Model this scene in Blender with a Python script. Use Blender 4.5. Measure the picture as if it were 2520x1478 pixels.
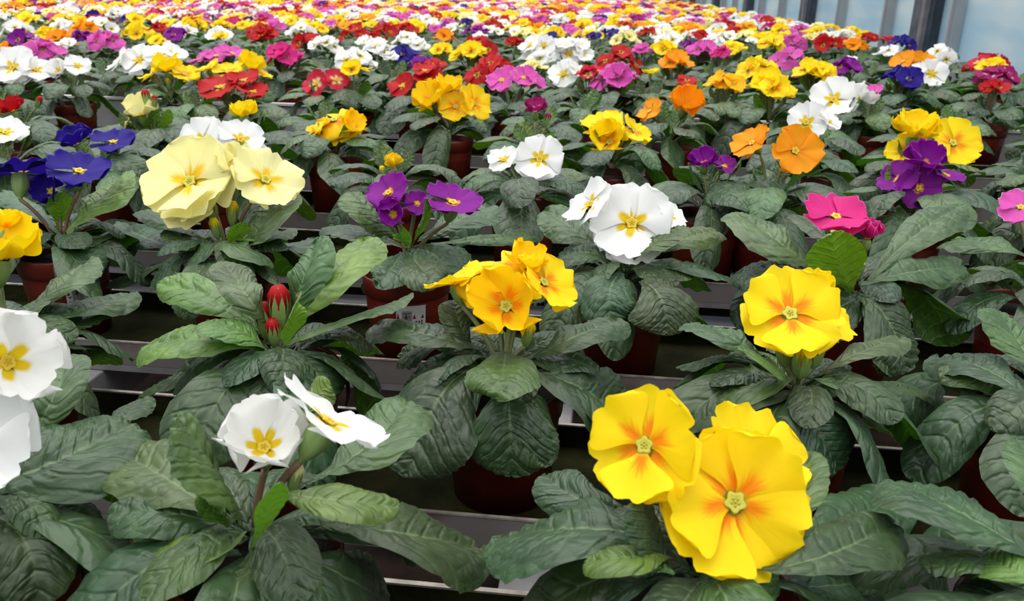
import bpy, math, random
import numpy as np
from mathutils import Matrix, Vector
random.seed(7); rng = np.random.default_rng(7)
for o in list(bpy.data.objects): bpy.data.objects.remove(o)
S = bpy.context.scene; COL = S.collection

# ------------------------------------------------------------------ camera, sky, sun, exposure
ZB = 0.70                       # height of the trough floors above the ground
HC = 0.39                       # camera above the trough floors
F, CX, CY = 2100.0, 1260.0, 739.0
_sl, _yh, _vx = .0216, -45.0, 1520.0
UP = np.array([_sl, -1, (_yh - CY) / F]); UP /= np.linalg.norm(UP)
YA = np.array([_vx - CX, _yh + _sl * (_vx - CX) - CY, F]); YA -= YA.dot(UP) * UP; YA /= np.linalg.norm(YA)
XA = np.cross(YA, UP)
if XA[0] < 0: XA = -XA
right = Vector((XA[0], YA[0], UP[0])); upv = -Vector((XA[1], YA[1], UP[1])); back = -Vector((XA[2], YA[2], UP[2]))
CAMP = Vector((0, 0, ZB + HC))
cd = bpy.data.cameras.new('camera'); cam = bpy.data.objects.new('camera', cd); COL.objects.link(cam)
m = Matrix((right, upv, back)).transposed().to_4x4(); m.translation = CAMP
cam.matrix_world = m
cd.sensor_width = 36; cd.lens = F / 2520 * 36; cd.clip_start = .02; cd.clip_end = 200
cd.dof.use_dof = True; cd.dof.focus_distance = .72; cd.dof.aperture_fstop = 17
S.camera = cam

w = bpy.data.worlds.new('overcast_sky'); S.world = w; w.use_nodes = True
nt = w.node_tree; nt.nodes.clear()
tc = nt.nodes.new('ShaderNodeTexCoord'); sx = nt.nodes.new('ShaderNodeSeparateXYZ')
mr = nt.nodes.new('ShaderNodeMapRange'); mr.inputs['From Min'].default_value = -1; mr.inputs['From Max'].default_value = 1
cr = nt.nodes.new('ShaderNodeValToRGB'); bg = nt.nodes.new('ShaderNodeBackground'); ow = nt.nodes.new('ShaderNodeOutputWorld')
nt.links.new(tc.outputs['Generated'], sx.inputs[0]); nt.links.new(sx.outputs['Z'], mr.inputs['Value'])
nt.links.new(mr.outputs[0], cr.inputs[0]); nt.links.new(cr.outputs[0], bg.inputs[0]); nt.links.new(bg.outputs[0], ow.inputs[0])
e = cr.color_ramp.elements
e[0].position = .48; e[0].color = (.03, .033, .03, 1); e[1].position = 1.0; e[1].color = (1.0, 1.0, 1.0, 1)
x = e.new(.52); x.color = (.12, .14, .16, 1); x = e.new(.72); x.color = (.34, .37, .40, 1)
bg.inputs['Strength'].default_value = 2.5
sd = bpy.data.lights.new('sun', 'SUN'); sd.energy = 1.0; sd.angle = math.radians(60); sd.color = (1, .98, .95)
sun = bpy.data.objects.new('sun', sd); COL.objects.link(sun); sun.rotation_euler = (math.radians(-22), math.radians(-18), 0)
sun.location = (0, 2, 4)
S.view_settings.view_transform = 'Standard'; S.view_settings.look = 'None'
S.view_settings.gamma = 1; S.view_settings.use_curve_mapping = False
S.view_settings.exposure = 0.36
S.cycles.max_bounces = 6; S.cycles.diffuse_bounces = 3; S.cycles.glossy_bounces = 2; S.cycles.transmission_bounces = 4
S.cycles.caustics_reflective = False; S.cycles.caustics_refractive = False

# ------------------------------------------------------------------ photo pixel -> place in the greenhouse
def ray(px, py):
    d = np.array([(px - CX) / F, (py - CY) / F, 1.0])
    return np.array([d @ XA, d @ YA, d @ UP])
def at_z(px, py, z):            # z above the trough floor
    w = ray(px, py); t = (z - HC) / w[2]
    return np.array([w[0] * t, w[1] * t, ZB + z])
def at_y(px, py, Y):
    w = ray(px, py); t = Y / w[1]
    return np.array([w[0] * t, Y, ZB + HC + w[2] * t])
def depth(p):
    w = np.array([p[0], p[1], p[2] - ZB - HC])
    return w[0] * XA[2] + w[1] * YA[2] + w[2] * UP[2]

# ------------------------------------------------------------------ materials
def new_mat(name):
    mt = bpy.data.materials.new(name); mt.use_nodes = True
    n = mt.node_tree; n.nodes.clear()
    return mt, n, n.nodes.new('ShaderNodeOutputMaterial')
def N(n, t, **kw):
    nd = n.nodes.new(t)
    for k, v in kw.items():
        if k in nd.inputs: nd.inputs[k].default_value = v
        else: setattr(nd, k, v)
    return nd
def math_node(n, op, a, b=None, clamp=False):
    nd = n.nodes.new('ShaderNodeMath'); nd.operation = op; nd.use_clamp = clamp
    for i, v in enumerate((a, b)):
        if v is None: continue
        if isinstance(v, (int, float)): nd.inputs[i].default_value = v
        else: n.links.new(v, nd.inputs[i])
    return nd.outputs[0]
def mixc(n, fac, a, b, blend='MIX'):
    nd = n.nodes.new('ShaderNodeMix'); nd.data_type = 'RGBA'; nd.blend_type = blend
    for s, v in ((0, fac), (6, a), (7, b)):
        if isinstance(v, (int, float)): nd.inputs[s].default_value = v
        elif isinstance(v, tuple): nd.inputs[s].default_value = (*v[:3], 1)
        else: n.links.new(v, nd.inputs[s])
    return nd.outputs[2]
def smooth(n, val, lo, hi, a=0.0, b=1.0):
    nd = n.nodes.new('ShaderNodeMapRange'); nd.interpolation_type = 'SMOOTHSTEP'
    n.links.new(val, nd.inputs[0])
    nd.inputs[1].default_value = lo; nd.inputs[2].default_value = hi; nd.inputs[3].default_value = a; nd.inputs[4].default_value = b
    return nd.outputs[0]

def plain(name, col, rough=.5, metal=0., noise=0., nscale=20., col2=None, bump=0., spec=.5, bscale=None):
    mt, n, out = new_mat(name)
    b = N(n, 'ShaderNodeBsdfPrincipled', Roughness=rough, Metallic=metal)
    b.inputs['Specular IOR Level'].default_value = spec
    if noise or col2 or bump:
        tcn = N(n, 'ShaderNodeTexCoord'); nz = N(n, 'ShaderNodeTexNoise', Scale=nscale, Detail=5.0)
        n.links.new(tcn.outputs['Object'], nz.inputs['Vector'])
        f = smooth(n, nz.outputs['Fac'], .5 - .18, .5 + .18)
        c2 = col2 or tuple(c * (1 - noise) for c in col)
        n.links.new(mixc(n, f, tuple(col), tuple(c2)), b.inputs['Base Color'])
        if bump:
            bn = N(n, 'ShaderNodeTexNoise', Scale=bscale or nscale * 3, Detail=6.0); n.links.new(tcn.outputs['Object'], bn.inputs['Vector'])
            bp = N(n, 'ShaderNodeBump', Strength=bump, Distance=.004); n.links.new(bn.outputs['Fac'], bp.inputs['Height'])
            n.links.new(bp.outputs[0], b.inputs['Normal'])
    else: b.inputs['Base Color'].default_value = (*col, 1)
    n.links.new(b.outputs[0], out.inputs[0])
    return mt

def leaf_mat():
    mt, n, out = new_mat('primrose_leaf')
    tcn = N(n, 'ShaderNodeTexCoord'); uv = N(n, 'ShaderNodeUVMap', uv_map='UVMap'); q = N(n, 'ShaderNodeUVMap', uv_map='vein')
    s = N(n, 'ShaderNodeSeparateXYZ'); n.links.new(uv.outputs[0], s.inputs[0])
    a = math_node(n, 'ABSOLUTE', math_node(n, 'SUBTRACT', s.outputs['X'], .5))       # 0 midrib .. .5 margin
    sq = N(n, 'ShaderNodeSeparateXYZ'); n.links.new(q.outputs[0], sq.inputs[0])
    nw_ = N(n, 'ShaderNodeTexNoise', Scale=120.0, Detail=2.0); n.links.new(tcn.outputs['Object'], nw_.inputs['Vector'])
    fr = math_node(n, 'ABSOLUTE', math_node(n, 'SUBTRACT', math_node(n, 'FRACT', math_node(n, 'ADD', sq.outputs['X'], math_node(n, 'MULTIPLY', nw_.outputs['Fac'], .22))), .5))  # .5 on a side vein
    info = N(n, 'ShaderNodeObjectInfo')
    nz = N(n, 'ShaderNodeTexNoise', Scale=45.0, Detail=3.0); n.links.new(tcn.outputs['Object'], nz.inputs['Vector'])
    base = mixc(n, smooth(n, nz.outputs['Fac'], .3, .7), (.023, .054, .018), (.040, .084, .031))
    base = mixc(n, 1.0, base, info.outputs['Color'], 'MULTIPLY')
    rib = math_node(n, 'MULTIPLY', smooth(n, a, .006, .028, 1, 0), smooth(n, s.outputs['Y'], .92, .25))
    side = math_node(n, 'MULTIPLY', smooth(n, fr, .44, .5), .16)
    top = mixc(n, math_node(n, 'MULTIPLY', rib, .6), mixc(n, side, base, (.07, .11, .05)), (.18, .27, .11))
    und = mixc(n, math_node(n, 'MAXIMUM', math_node(n, 'MULTIPLY', rib, .8), math_node(n, 'MULTIPLY', smooth(n, fr, .4, .5), .35)),
               mixc(n, 1.0, (.05, .135, .014), info.outputs['Color'], 'MULTIPLY'), (.19, .30, .08))
    geo = N(n, 'ShaderNodeNewGeometry')
    col = mixc(n, geo.outputs['Backfacing'], top, und)
    cv = N(n, 'ShaderNodeCombineXYZ'); n.links.new(math_node(n, 'MULTIPLY', sq.outputs['X'], 1.35), cv.inputs[0])
    n.links.new(math_node(n, 'ADD', math_node(n, 'MULTIPLY', sq.outputs['Y'], 150.0), math_node(n, 'MULTIPLY', math_node(n, 'GREATER_THAN', s.outputs['X'], .5), 37.0)), cv.inputs[1])
    n.links.new(math_node(n, 'MULTIPLY', nw_.outputs['Fac'], .5), cv.inputs[2])
    vo = N(n, 'ShaderNodeTexVoronoi', Scale=1.0); n.links.new(cv.outputs[0], vo.inputs['Vector'])
    h = math_node(n, 'MULTIPLY', smooth(n, vo.outputs['Distance'], 0, .85, 1, 0), .75)
    h = math_node(n, 'SUBTRACT', h, math_node(n, 'MULTIPLY', smooth(n, fr, .30, .5), .42))
    bp = N(n, 'ShaderNodeBump', Strength=.85, Distance=.0019); n.links.new(h, bp.inputs['Height'])
    b = N(n, 'ShaderNodeBsdfPrincipled', Roughness=.43); b.inputs['Specular IOR Level'].default_value = .52
    b.inputs['Sheen Weight'].default_value = .03
    n.links.new(col, b.inputs['Base Color']); n.links.new(bp.outputs[0], b.inputs['Normal'])
    tr = N(n, 'ShaderNodeBsdfTranslucent'); n.links.new(mixc(n, 1.0, col, (1.0, 1.25, .35), 'MULTIPLY'), tr.inputs['Color'])
    mx = N(n, 'ShaderNodeMixShader', Fac=.16); n.links.new(b.outputs[0], mx.inputs[1]); n.links.new(tr.outputs[0], mx.inputs[2])
    n.links.new(mx.outputs[0], out.inputs[0])
    return mt

def petal_mat(name, base, eyes, streak=.06, edge=None):
    """eyes: list of (colour, radius, widen per |s|, raggedness) painted from the outside in."""
    mt, n, out = new_mat(name)
    uv = N(n, 'ShaderNodeUVMap', uv_map='UVMap'); s = N(n, 'ShaderNodeSeparateXYZ'); n.links.new(uv.outputs[0], s.inputs[0])
    a = math_node(n, 'MULTIPLY', math_node(n, 'ABSOLUTE', math_node(n, 'SUBTRACT', s.outputs['X'], .5)), 2.0)
    v = s.outputs['Y']
    cb = N(n, 'ShaderNodeCombineXYZ'); info = N(n, 'ShaderNodeObjectInfo')
    n.links.new(math_node(n, 'MULTIPLY', s.outputs['X'], 16.0), cb.inputs[0]); n.links.new(math_node(n, 'MULTIPLY', v, 1.6), cb.inputs[1])
    n.links.new(math_node(n, 'MULTIPLY', info.outputs['Random'], 40.0), cb.inputs[2])
    nz = N(n, 'ShaderNodeTexNoise', Scale=1.0, Detail=4.0); n.links.new(cb.outputs[0], nz.inputs['Vector'])
    st = math_node(n, 'SUBTRACT', nz.outputs['Fac'], .5)
    col = mixc(n, math_node(n, 'MULTIPLY', smooth(n, nz.outputs['Fac'], .4, .7), streak * 4), base, tuple(c * .78 for c in base))
    if edge: col = mixc(n, smooth(n, v, .955, .985), col, edge)
    for c, r, k, rag in eyes:
        va = math_node(n, 'ADD', v, math_node(n, 'MULTIPLY', a, k))
        va = math_node(n, 'ADD', va, math_node(n, 'MULTIPLY', st, rag))
        col = mixc(n, smooth(n, va, r - .07 - rag * .25, r + .02 + rag * .25, 1, 0), col, c)
    b = N(n, 'ShaderNodeBsdfPrincipled', Roughness=.6); b.inputs['Specular IOR Level'].default_value = .2
    n.links.new(col, b.inputs['Base Color'])
    bp = N(n, 'ShaderNodeBump', Strength=.25, Distance=.0006); n.links.new(nz.outputs['Fac'], bp.inputs['Height']); n.links.new(bp.outputs[0], b.inputs['Normal'])
    tr = N(n, 'ShaderNodeBsdfTranslucent'); n.links.new(col, tr.inputs['Color'])
    mx = N(n, 'ShaderNodeMixShader', Fac=.36); n.links.new(b.outputs[0], mx.inputs[1]); n.links.new(tr.outputs[0], mx.inputs[2])
    n.links.new(mx.outputs[0], out.inputs[0])
    return mt

M_LEAF = leaf_mat()
YEL, GRN = (.90, .55, .01), (.52, .50, .03)
PET = {
 'amber': petal_mat('amber_petal', (.95, .63, .005), [((.93, .27, .0), .50, .36, .45), ((.60, .52, .02), .15, .0, .02)], .03),
 'yellow': petal_mat('yellow_petal', (.95, .70, .004), [((.93, .27, .0), .50, .36, .45), ((.60, .52, .02), .15, .0, .02)], .03),
 'gold':   petal_mat('golden_petal', (.95, .50, .004), [((.93, .30, .004), .30, .2, .3), ((.55, .42, .02), .15, .0, .02)], .03),
 'orange': petal_mat('orange_petal', (.93, .335, .004), [((.88, .20, .004), .34, .25, .45), ((.60, .42, .02), .15, .0, .02)], .03),
 'white':  petal_mat('white_petal', (.88, .87, .84), [((.80, .55, .008), .42, .28, .07), ((.66, .50, .02), .13, 0, .02)], .02),
 'cream':  petal_mat('cream_petal', (.92, .86, .40), [((.88, .56, .01), .46, .30, .30), ((.75, .52, .02), .14, 0, .02)], .03),
 'red':    petal_mat('red_petal', (.50, .008, .012), [((.90, .52, .01), .28, .16, .08), ((.7, .5, .02), .13, 0, .02)], .08),
 'rose':   petal_mat('rose_petal', (.60, .018, .05), [((.90, .62, .35), .52, .35, .35), ((.92, .60, .02), .30, .16, .08)], .08),
 'pink':   petal_mat('pink_petal', (.68, .09, .42), [((.85, .42, .03), .20, .1, .04)], .07, (.85, .5, .72)),
 'magenta':petal_mat('magenta_petal', (.66, .022, .21), [((.80, .30, .08), .16, .1, .04)], .10, (.75, .12, .4)),
 'purple': petal_mat('purple_petal', (.22, .004, .25), [((.85, .34, .01), .24, .06, .05), ((.5, .12, .01), .10, 0, .02)], .10, (.33, .07, .42)),
 'blue':   petal_mat('blue_petal', (.018, .005, .21), [((.85, .55, .03), .22, .14, .05)], .10, (.08, .06, .36)),
 'wine':   petal_mat('wine_petal', (.36, .012, .13), [((.80, .62, .72), .50, .35, .35), ((.90, .62, .05), .24, .1, .08)], .08),
}
M_EYE = plain('flower_throat', (.62, .56, .05), .6, noise=.5, nscale=600)
M_STALK = plain('stalk_green', (.20, .23, .09), .55, noise=.3, nscale=60)
M_STALK_RED = plain('stalk_reddish', (.21, .12, .06), .55, noise=.3, nscale=60)
M_CALYX = plain('calyx_green', (.23, .34, .09), .5, noise=.35, nscale=90)
M_POT = plain('terracotta_plastic', (.13, .012, .005), .42, noise=.25, nscale=40, bump=.05, spec=.4)
M_SOIL = plain('potting_soil', (.012, .008, .006), .95, noise=.6, nscale=120, bump=.9)
def metal_mat():
    mt, n, out = new_mat('weathered_galvanised_metal')
    tcn = N(n, 'ShaderNodeTexCoord'); nz = N(n, 'ShaderNodeTexNoise', Scale=22.0, Detail=8.0); n2 = N(n, 'ShaderNodeTexNoise', Scale=9.0, Detail=6.0)
    n.links.new(tcn.outputs['Object'], nz.inputs['Vector']); n.links.new(tcn.outputs['Object'], n2.inputs['Vector'])
    col = mixc(n, nz.outputs['Fac'], (.15, .13, .125), (.27, .245, .235))
    col = mixc(n, smooth(n, n2.outputs['Fac'], .55, .72), col, (.12, .055, .03))
    b = N(n, 'ShaderNodeBsdfPrincipled', Roughness=.5, Metallic=.35); n.links.new(col, b.inputs['Base Color'])
    n.links.new(b.outputs[0], out.inputs[0]); return mt
M_METAL = metal_mat()
M_EDGE = plain('bright_worn_edge', (.40, .35, .30), .45, .3, noise=.5, nscale=70)
M_ALU = plain('dull_aluminium', (.28, .265, .27), .5, .3, noise=.3, nscale=25)
M_MOSS = plain('algae_mud', (.009, .010, .003), .95, spec=.08, nscale=16, col2=(.026, .026, .008), bump=.8, bscale=140)
M_GROUND = plain('wet_greenhouse_floor', (.045, .026, .020), .9, spec=.1, nscale=9, col2=(.010, .008, .007), bump=.6)
M_TRAY = plain('pale_tray_rim', (.56, .54, .52), .5, noise=.15, nscale=15)
M_TRAYSIDE = plain('grey_tray_side', (.30, .30, .295), .6, noise=.25, nscale=18)
M_PIPE = plain('dark_plastic_pipe', (.028, .032, .042), .4)
M_PINK = plain('faded_red_pipe', (.22, .055, .06), .5, noise=.3, nscale=30)
M_BOARD = plain('white_board', (.62, .60, .57), .6, noise=.08, nscale=30)
M_POST = plain('painted_steel_post', (.085, .10, .125), .5, .2, noise=.35, nscale=14)
M_FLANGE = plain('worn_post_flange', (.20, .18, .19), .55, .1, noise=.3, nscale=14)
M_BARMETAL = plain('glazing_bar_metal', (.42, .43, .45), .45, .3, noise=.1, nscale=8)
M_LABEL = plain('paper_label', (.50, .48, .47), .7)
M_INK = plain('label_ink', (.012, .012, .012), .7)
def pane_mat():
    mt, n, out = new_mat('hazy_glass_pane')
    tcn = N(n, 'ShaderNodeTexCoord'); mp = N(n, 'ShaderNodeMapping'); mp.inputs['Scale'].default_value = (.7, .7, 3.2)
    nz = N(n, 'ShaderNodeTexNoise', Scale=2.2, Detail=4.0); n.links.new(tcn.outputs['Object'], mp.inputs[0]); n.links.new(mp.outputs[0], nz.inputs['Vector'])
    col = mixc(n, smooth(n, nz.outputs['Fac'], .35, .72), (.62, .78, .86), (.84, .90, .90))
    tr = N(n, 'ShaderNodeBsdfTranslucent'); n.links.new(col, tr.inputs['Color'])
    gl = N(n, 'ShaderNodeBsdfGlass', Roughness=.35, IOR=1.2); gl.inputs['Color'].default_value = (.75, .86, .92, 1)
    b = N(n, 'ShaderNodeBsdfPrincipled', Roughness=.25); n.links.new(col, b.inputs['Base Color'])
    m1 = N(n, 'ShaderNodeMixShader', Fac=.18); n.links.new(tr.outputs[0], m1.inputs[1]); n.links.new(gl.outputs[0], m1.inputs[2])
    m2 = N(n, 'ShaderNodeMixShader', Fac=.30); n.links.new(m1.outputs[0], m2.inputs[1]); n.links.new(b.outputs[0], m2.inputs[2])
    n.links.new(m2.outputs[0], out.inputs[0]); return mt
M_PANE = pane_mat()

# ------------------------------------------------------------------ mesh helpers
def mesh(name, verts, faces, mats=(), uvs=None, uv2=None, midx=None, smooth_=True):
    me = bpy.data.meshes.new(name)
    me.from_pydata([tuple(v) for v in verts], [], [tuple(int(i) for i in f) for f in faces])
    for k, u in (('UVMap', uvs), ('vein', uv2)):
        if u is None: continue
        l = me.uv_layers.new(name=k)
        vi = np.empty(len(me.loops), np.int32); me.loops.foreach_get('vertex_index', vi)
        l.data.foreach_set('uv', np.asarray(u, np.float32)[vi].ravel())
    for m_ in mats: me.materials.append(m_)
    if midx is not None: me.polygons.foreach_set('material_index', np.asarray(midx, np.int32))
    me.polygons.foreach_set('use_smooth', np.full(len(me.polygons), smooth_))
    me.update(); return me
def obj(name, me, parent=None, mw=None, color=None):
    o = bpy.data.objects.new(name, me); COL.objects.link(o)
    if parent is not None: o.parent = parent
    if mw is not None: o.matrix_local = mw
    if color is not None: o.color = (*color, 1)
    return o
def tag(o, label=None, cat=None, group=None, kind=None):
    if label: o['label'] = label
    if cat: o['category'] = cat
    if group: o['group'] = group
    if kind: o['kind'] = kind
    return o
def empty(name, loc, rz=0.):
    o = bpy.data.objects.new(name, None); COL.objects.link(o); o.empty_display_size = .05
    o.location = loc; o.rotation_euler = (0, 0, rz); return o
def box_v(x0, x1, y0, y1, z0, z1):
    v = [(x, y, z) for z in (z0, z1) for y in (y0, y1) for x in (x0, x1)]
    f = [(0, 2, 3, 1), (4, 5, 7, 6), (0, 1, 5, 4), (2, 6, 7, 3), (0, 4, 6, 2), (1, 3, 7, 5)]
    return v, f
def boxes(name, bl, mat, parent=None, bevel=0.0, midx=None, mats=None):
    V, Fc, MI = [], [], []
    for k, b in enumerate(bl):
        v, f = box_v(*b); Fc += [tuple(i + len(V) for i in q) for q in f]; V += v; MI += [midx[k] if midx else 0] * 6
    o = obj(name, mesh(name, V, Fc, mats or [mat], midx=MI, smooth_=False), parent)
    if bevel:
        md = o.modifiers.new('b', 'BEVEL'); md.width = bevel; md.segments = 2
    return o
def lathe(prof, seg, lobes=0, amp=0.):
    V, Fc = [], []
    for (r, z) in prof:
        for k in range(seg):
            a = 2 * math.pi * k / seg; rr = r * (1 + amp * math.cos(lobes * a)) if lobes else r
            V.append((rr * math.cos(a), rr * math.sin(a), z))
    for i in range(len(prof) - 1):
        for k in range(seg):
            k2 = (k + 1) % seg
            Fc.append((i * seg + k, i * seg + k2, (i + 1) * seg + k2, (i + 1) * seg + k))
    return V, Fc
def tube(pts, rad, seg=7):
    pts = np.asarray(pts, float); V, Fc = [], []
    rad = np.broadcast_to(np.asarray(rad, float), (len(pts),))
    for i, p in enumerate(pts):
        t = pts[min(i + 1, len(pts) - 1)] - pts[max(i - 1, 0)]; t /= np.linalg.norm(t) + 1e-9
        a = np.cross(t, (0, 1, .01)) if abs(t[1]) < .9 else np.cross(t, (1, 0, 0)); a /= np.linalg.norm(a); b = np.cross(t, a)
        for k in range(seg):
            q = 2 * math.pi * k / seg; V.append(p + rad[i] * (a * math.cos(q) + b * math.sin(q)))
    for i in range(len(pts) - 1):
        for k in range(seg):
            k2 = (k + 1) % seg; Fc.append((i * seg + k, i * seg + k2, (i + 1) * seg + k2, (i + 1) * seg + k))
    Fc.append(tuple(range(seg))[::-1]); Fc.append(tuple(range((len(pts) - 1) * seg, len(pts) * seg)))
    return V, Fc
def bez(P, n):
    P = [np.asarray(p, float) for p in P]; t = np.linspace(0, 1, n)[:, None]
    if len(P) == 2: return P[0] * (1 - t) + P[1] * t
    c = 2 * P[1] - .5 * (P[0] + P[2])                         # curve runs through the middle point
    return P[0] * (1 - t) ** 2 + 2 * c * t * (1 - t) + P[2] * t ** 2

# ------------------------------------------------------------------ leaves
def leaf_prof(t):
    u = np.clip((t - .03) / .60, 0, 1); v = .13 + .87 * (u * u * (3 - 2 * u)) ** .85
    tip = np.sqrt(np.clip(1 - ((t - .70) / .30) ** 2, 0, 1))
    return np.where(t > .70, tip, v)
def leaf_mesh(name, P, width, up, nl=26, nw=14, fold=.22, curl=.25, seed=0, detail=1.0, roll=0.):
    r = np.random.default_rng(seed)
    s_ = np.linspace(0, 1, nl + 1); t = 1 - (1 - s_) ** 1.9
    fine = bez(P, 60); seg = np.linalg.norm(np.diff(fine, axis=0), axis=1); L = seg.sum()
    cum = np.concatenate([[0], np.cumsum(seg)]) / L
    C = np.stack([np.interp(t, cum, fine[:, k]) for k in range(3)], 1)
    T = np.gradient(C, axis=0); T /= np.linalg.norm(T, axis=1)[:, None] + 1e-9
    Sd = np.cross(T, up); Sd /= np.linalg.norm(Sd, axis=1)[:, None] + 1e-9
    Nn = np.cross(Sd, T)
    tw = roll + (r.normal(0, .12) + r.normal(0, .25) * t) * min(1., L / (1.6 * width)) ** 2
    Sd, Nn = Sd * np.cos(tw)[:, None] + Nn * np.sin(tw)[:, None], Nn * np.cos(tw)[:, None] - Sd * np.sin(tw)[:, None]
    s = np.linspace(-1, 1, nw + 1)
    hw = width / 2 * leaf_prof(t)
    cren = 1 + .022 * np.sin(2 * np.pi * t * L / .0052) * (detail > 0) + .04 * np.sin(t * 9 + r.uniform(0, 6))
    off = (hw * cren)[:, None] * s[None, :] * (1 + .05 * np.sin(t * 7 + r.uniform(0, 6)))[:, None]
    a = np.abs(off)
    sp = L / 8.5
    q = (t[:, None] * L - a * .75) / sp + r.uniform(0, 1)
    q = q + .16 * np.sin(a / width * 9 + t[:, None] * 5 + r.uniform(0, 6)) + .10 * np.sin(s[None, :] * 5 + t[:, None] * 13)
    puck = np.abs(np.sin(np.pi * q)) ** .85 - .5
    h = fold * a * np.exp(-a / (width * .33)) * 1.6 - curl * (s[None, :] ** 2) * np.abs(s[None, :]) * hw[:, None]
    h += .030 * width * puck * np.clip(a / (width * .12), 0, 1) * detail
    ph, ph2 = r.uniform(0, 6, 2)
    h += .07 * width * min(1., L / (1.5 * width)) ** 2 * (s[None, :] ** 2) * np.sin(2 * np.pi * t[:, None] * 1.6 + np.where(s < 0, ph, ph2)[None, :]) * np.clip(t[:, None] * 2, 0, 1)
    k1 = r.uniform(0, 6, 4)
    h += .014 * width * detail * (np.sin(q * 6.3 + s[None, :] * 9 + k1[0]) * np.sin(s[None, :] * 11 + t[:, None] * 8 + k1[1]))
    V = C[:, None, :] + Sd[:, None, :] * off[..., None] + Nn[:, None, :] * h[..., None]
    V = V.reshape(-1, 3); n1 = nw + 1
    i, j = np.meshgrid(np.arange(nl), np.arange(nw), indexing='ij'); b = (i * n1 + j).ravel()
    Fc = np.stack([b, b + 1, b + n1 + 1, b + n1], 1)
    uv = np.stack([np.broadcast_to(s * .5 + .5, (nl + 1, n1)), np.broadcast_to(t[:, None], (nl + 1, n1))], -1).reshape(-1, 2)
    u2 = np.stack([q + .5, np.abs(off)], -1).reshape(-1, 2)
    return V, Fc, uv, u2
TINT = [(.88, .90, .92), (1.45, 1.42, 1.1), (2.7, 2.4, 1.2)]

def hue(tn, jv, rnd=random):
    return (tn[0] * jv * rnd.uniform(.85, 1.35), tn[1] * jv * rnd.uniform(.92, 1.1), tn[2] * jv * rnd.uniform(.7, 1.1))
# ------------------------------------------------------------------ flowers
_PR = [0, .12, .22, .3, .4, .5, .6, .7, .78, .86, .93, 1.0]; _PW = [.05, .08, .13, .20, .32, .44, .54, .60, .62, .60, .54, .42]
def petal_arr(nr, na, cup, ruf, seed, wide=1.0):
    r = np.random.default_rng(seed); v = np.linspace(0, 1, nr + 1); s = np.linspace(-1, 1, na + 1)
    notch = .09 + .06 * r.random()
    edge = 1 - notch * np.clip(1 - np.abs(s) / .32, 0, 1) ** 1.3 - .27 * np.abs(s) ** 2.4 + .012 * np.sin(s * 14 + r.uniform(0, 6))
    rr = .03 + (edge[None, :] - .03) * v[:, None]
    hw = np.interp(v, _PR, _PW) * wide
    y = hw[:, None] * s[None, :]
    ph, p2 = r.uniform(0, 6, 2)
    z = cup * v[:, None] ** 2 - .06 * (1 - np.abs(s[None, :])) * np.sin(np.pi * v[:, None] * .9) + ruf * np.sin(s[None, :] * 4.2 + ph) * v[:, None] ** 2
    z += -.10 * np.exp(-v[:, None] * 9) + .35 * ruf * np.sin(s[None, :] * 9 + p2) * v[:, None] ** 4
    z -= .13 * s[None, :] ** 2 * v[:, None] ** .8
    ca = np.clip(1 - .18 * np.abs(cup) * v[:, None] ** 2, .6, 1)
    V = np.stack([rr * ca, y * np.ones_like(rr), z], -1).reshape(-1, 3); n1 = na + 1
    i, j = np.meshgrid(np.arange(nr), np.arange(na), indexing='ij'); b = (i * n1 + j).ravel()
    Fc = np.stack([b, b + n1, b + n1 + 1, b + 1], 1)
    uv = np.stack([np.broadcast_to(s * .5 + .5, (nr + 1, n1)), np.broadcast_to(v[:, None], (nr + 1, n1))], -1).reshape(-1, 2)
    return V, Fc, uv
PETALS = {}
def petal_mesh(col, cupk, var):
    k = (col, cupk, var)
    if k not in PETALS:
        V, Fc, uv = petal_arr(12, 14, {'flat': .10, 'bowl': .42, 'dome': -.22}[cupk], .05 + .03 * (var % 2), 50 + var * 7 + len(cupk), 1.05 + .08 * (var % 3))
        PETALS[k] = mesh('petal', V, Fc, [PET[col]], uv)
    return PETALS[k]
def eye_parts():
    V, Fc = lathe([(.002, -.012), (.045, -.010), (.08, .0), (.115, .008), (.135, .002), (.13, -.03)], 30, 5, .16)
    for k in range(6):                                       # stigma and five anthers in the throat
        c = np.array((0, 0, .0)) if k == 5 else np.array((.05 * math.cos(k * 1.2566), .05 * math.sin(k * 1.2566), -.01))
        v, f = lathe([(.004, .03), (.016, .018), (.018, .0), (.012, -.03)], 6)
        Fc += [tuple(i + len(V) for i in q) for q in f]; V += [tuple(np.array(p) + c) for p in v]
    return V, Fc
EYE = mesh('flower', *eye_parts(), [M_EYE])
M_EYE2 = plain('golden_throat', (.74, .50, .02), .6, noise=.4, nscale=600)
EYE2 = mesh('flower', *eye_parts(), [M_EYE2])
def calyx_arr(seg=15):
    return lathe([(.16, -.06), (.20, -.16), (.215, -.34), (.19, -.52), (.12, -.68), (.05, -.76), (.045, -.80)], seg, 5, .12)
CALYX = mesh('calyx', *calyx_arr(), [M_CALYX])
def frame_of(nrm, spin=0.):
    z = Vector(nrm).normalized(); x = Vector((1, 0, 0)) - z * z.x
    if x.length < .1: x = Vector((0, 1, 0)) - z * z.y
    x.normalize(); y = z.cross(x)
    return Matrix((x, y, z)).transposed().to_4x4() @ Matrix.Rotation(spin, 4, 'Z')
def normal_of(tilt, az):        # az 0 towards the camera, 90 towards +X
    t, a = math.radians(tilt), math.radians(az)
    return (math.sin(t) * math.sin(a), -math.sin(t) * math.cos(a), math.cos(t))

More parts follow.
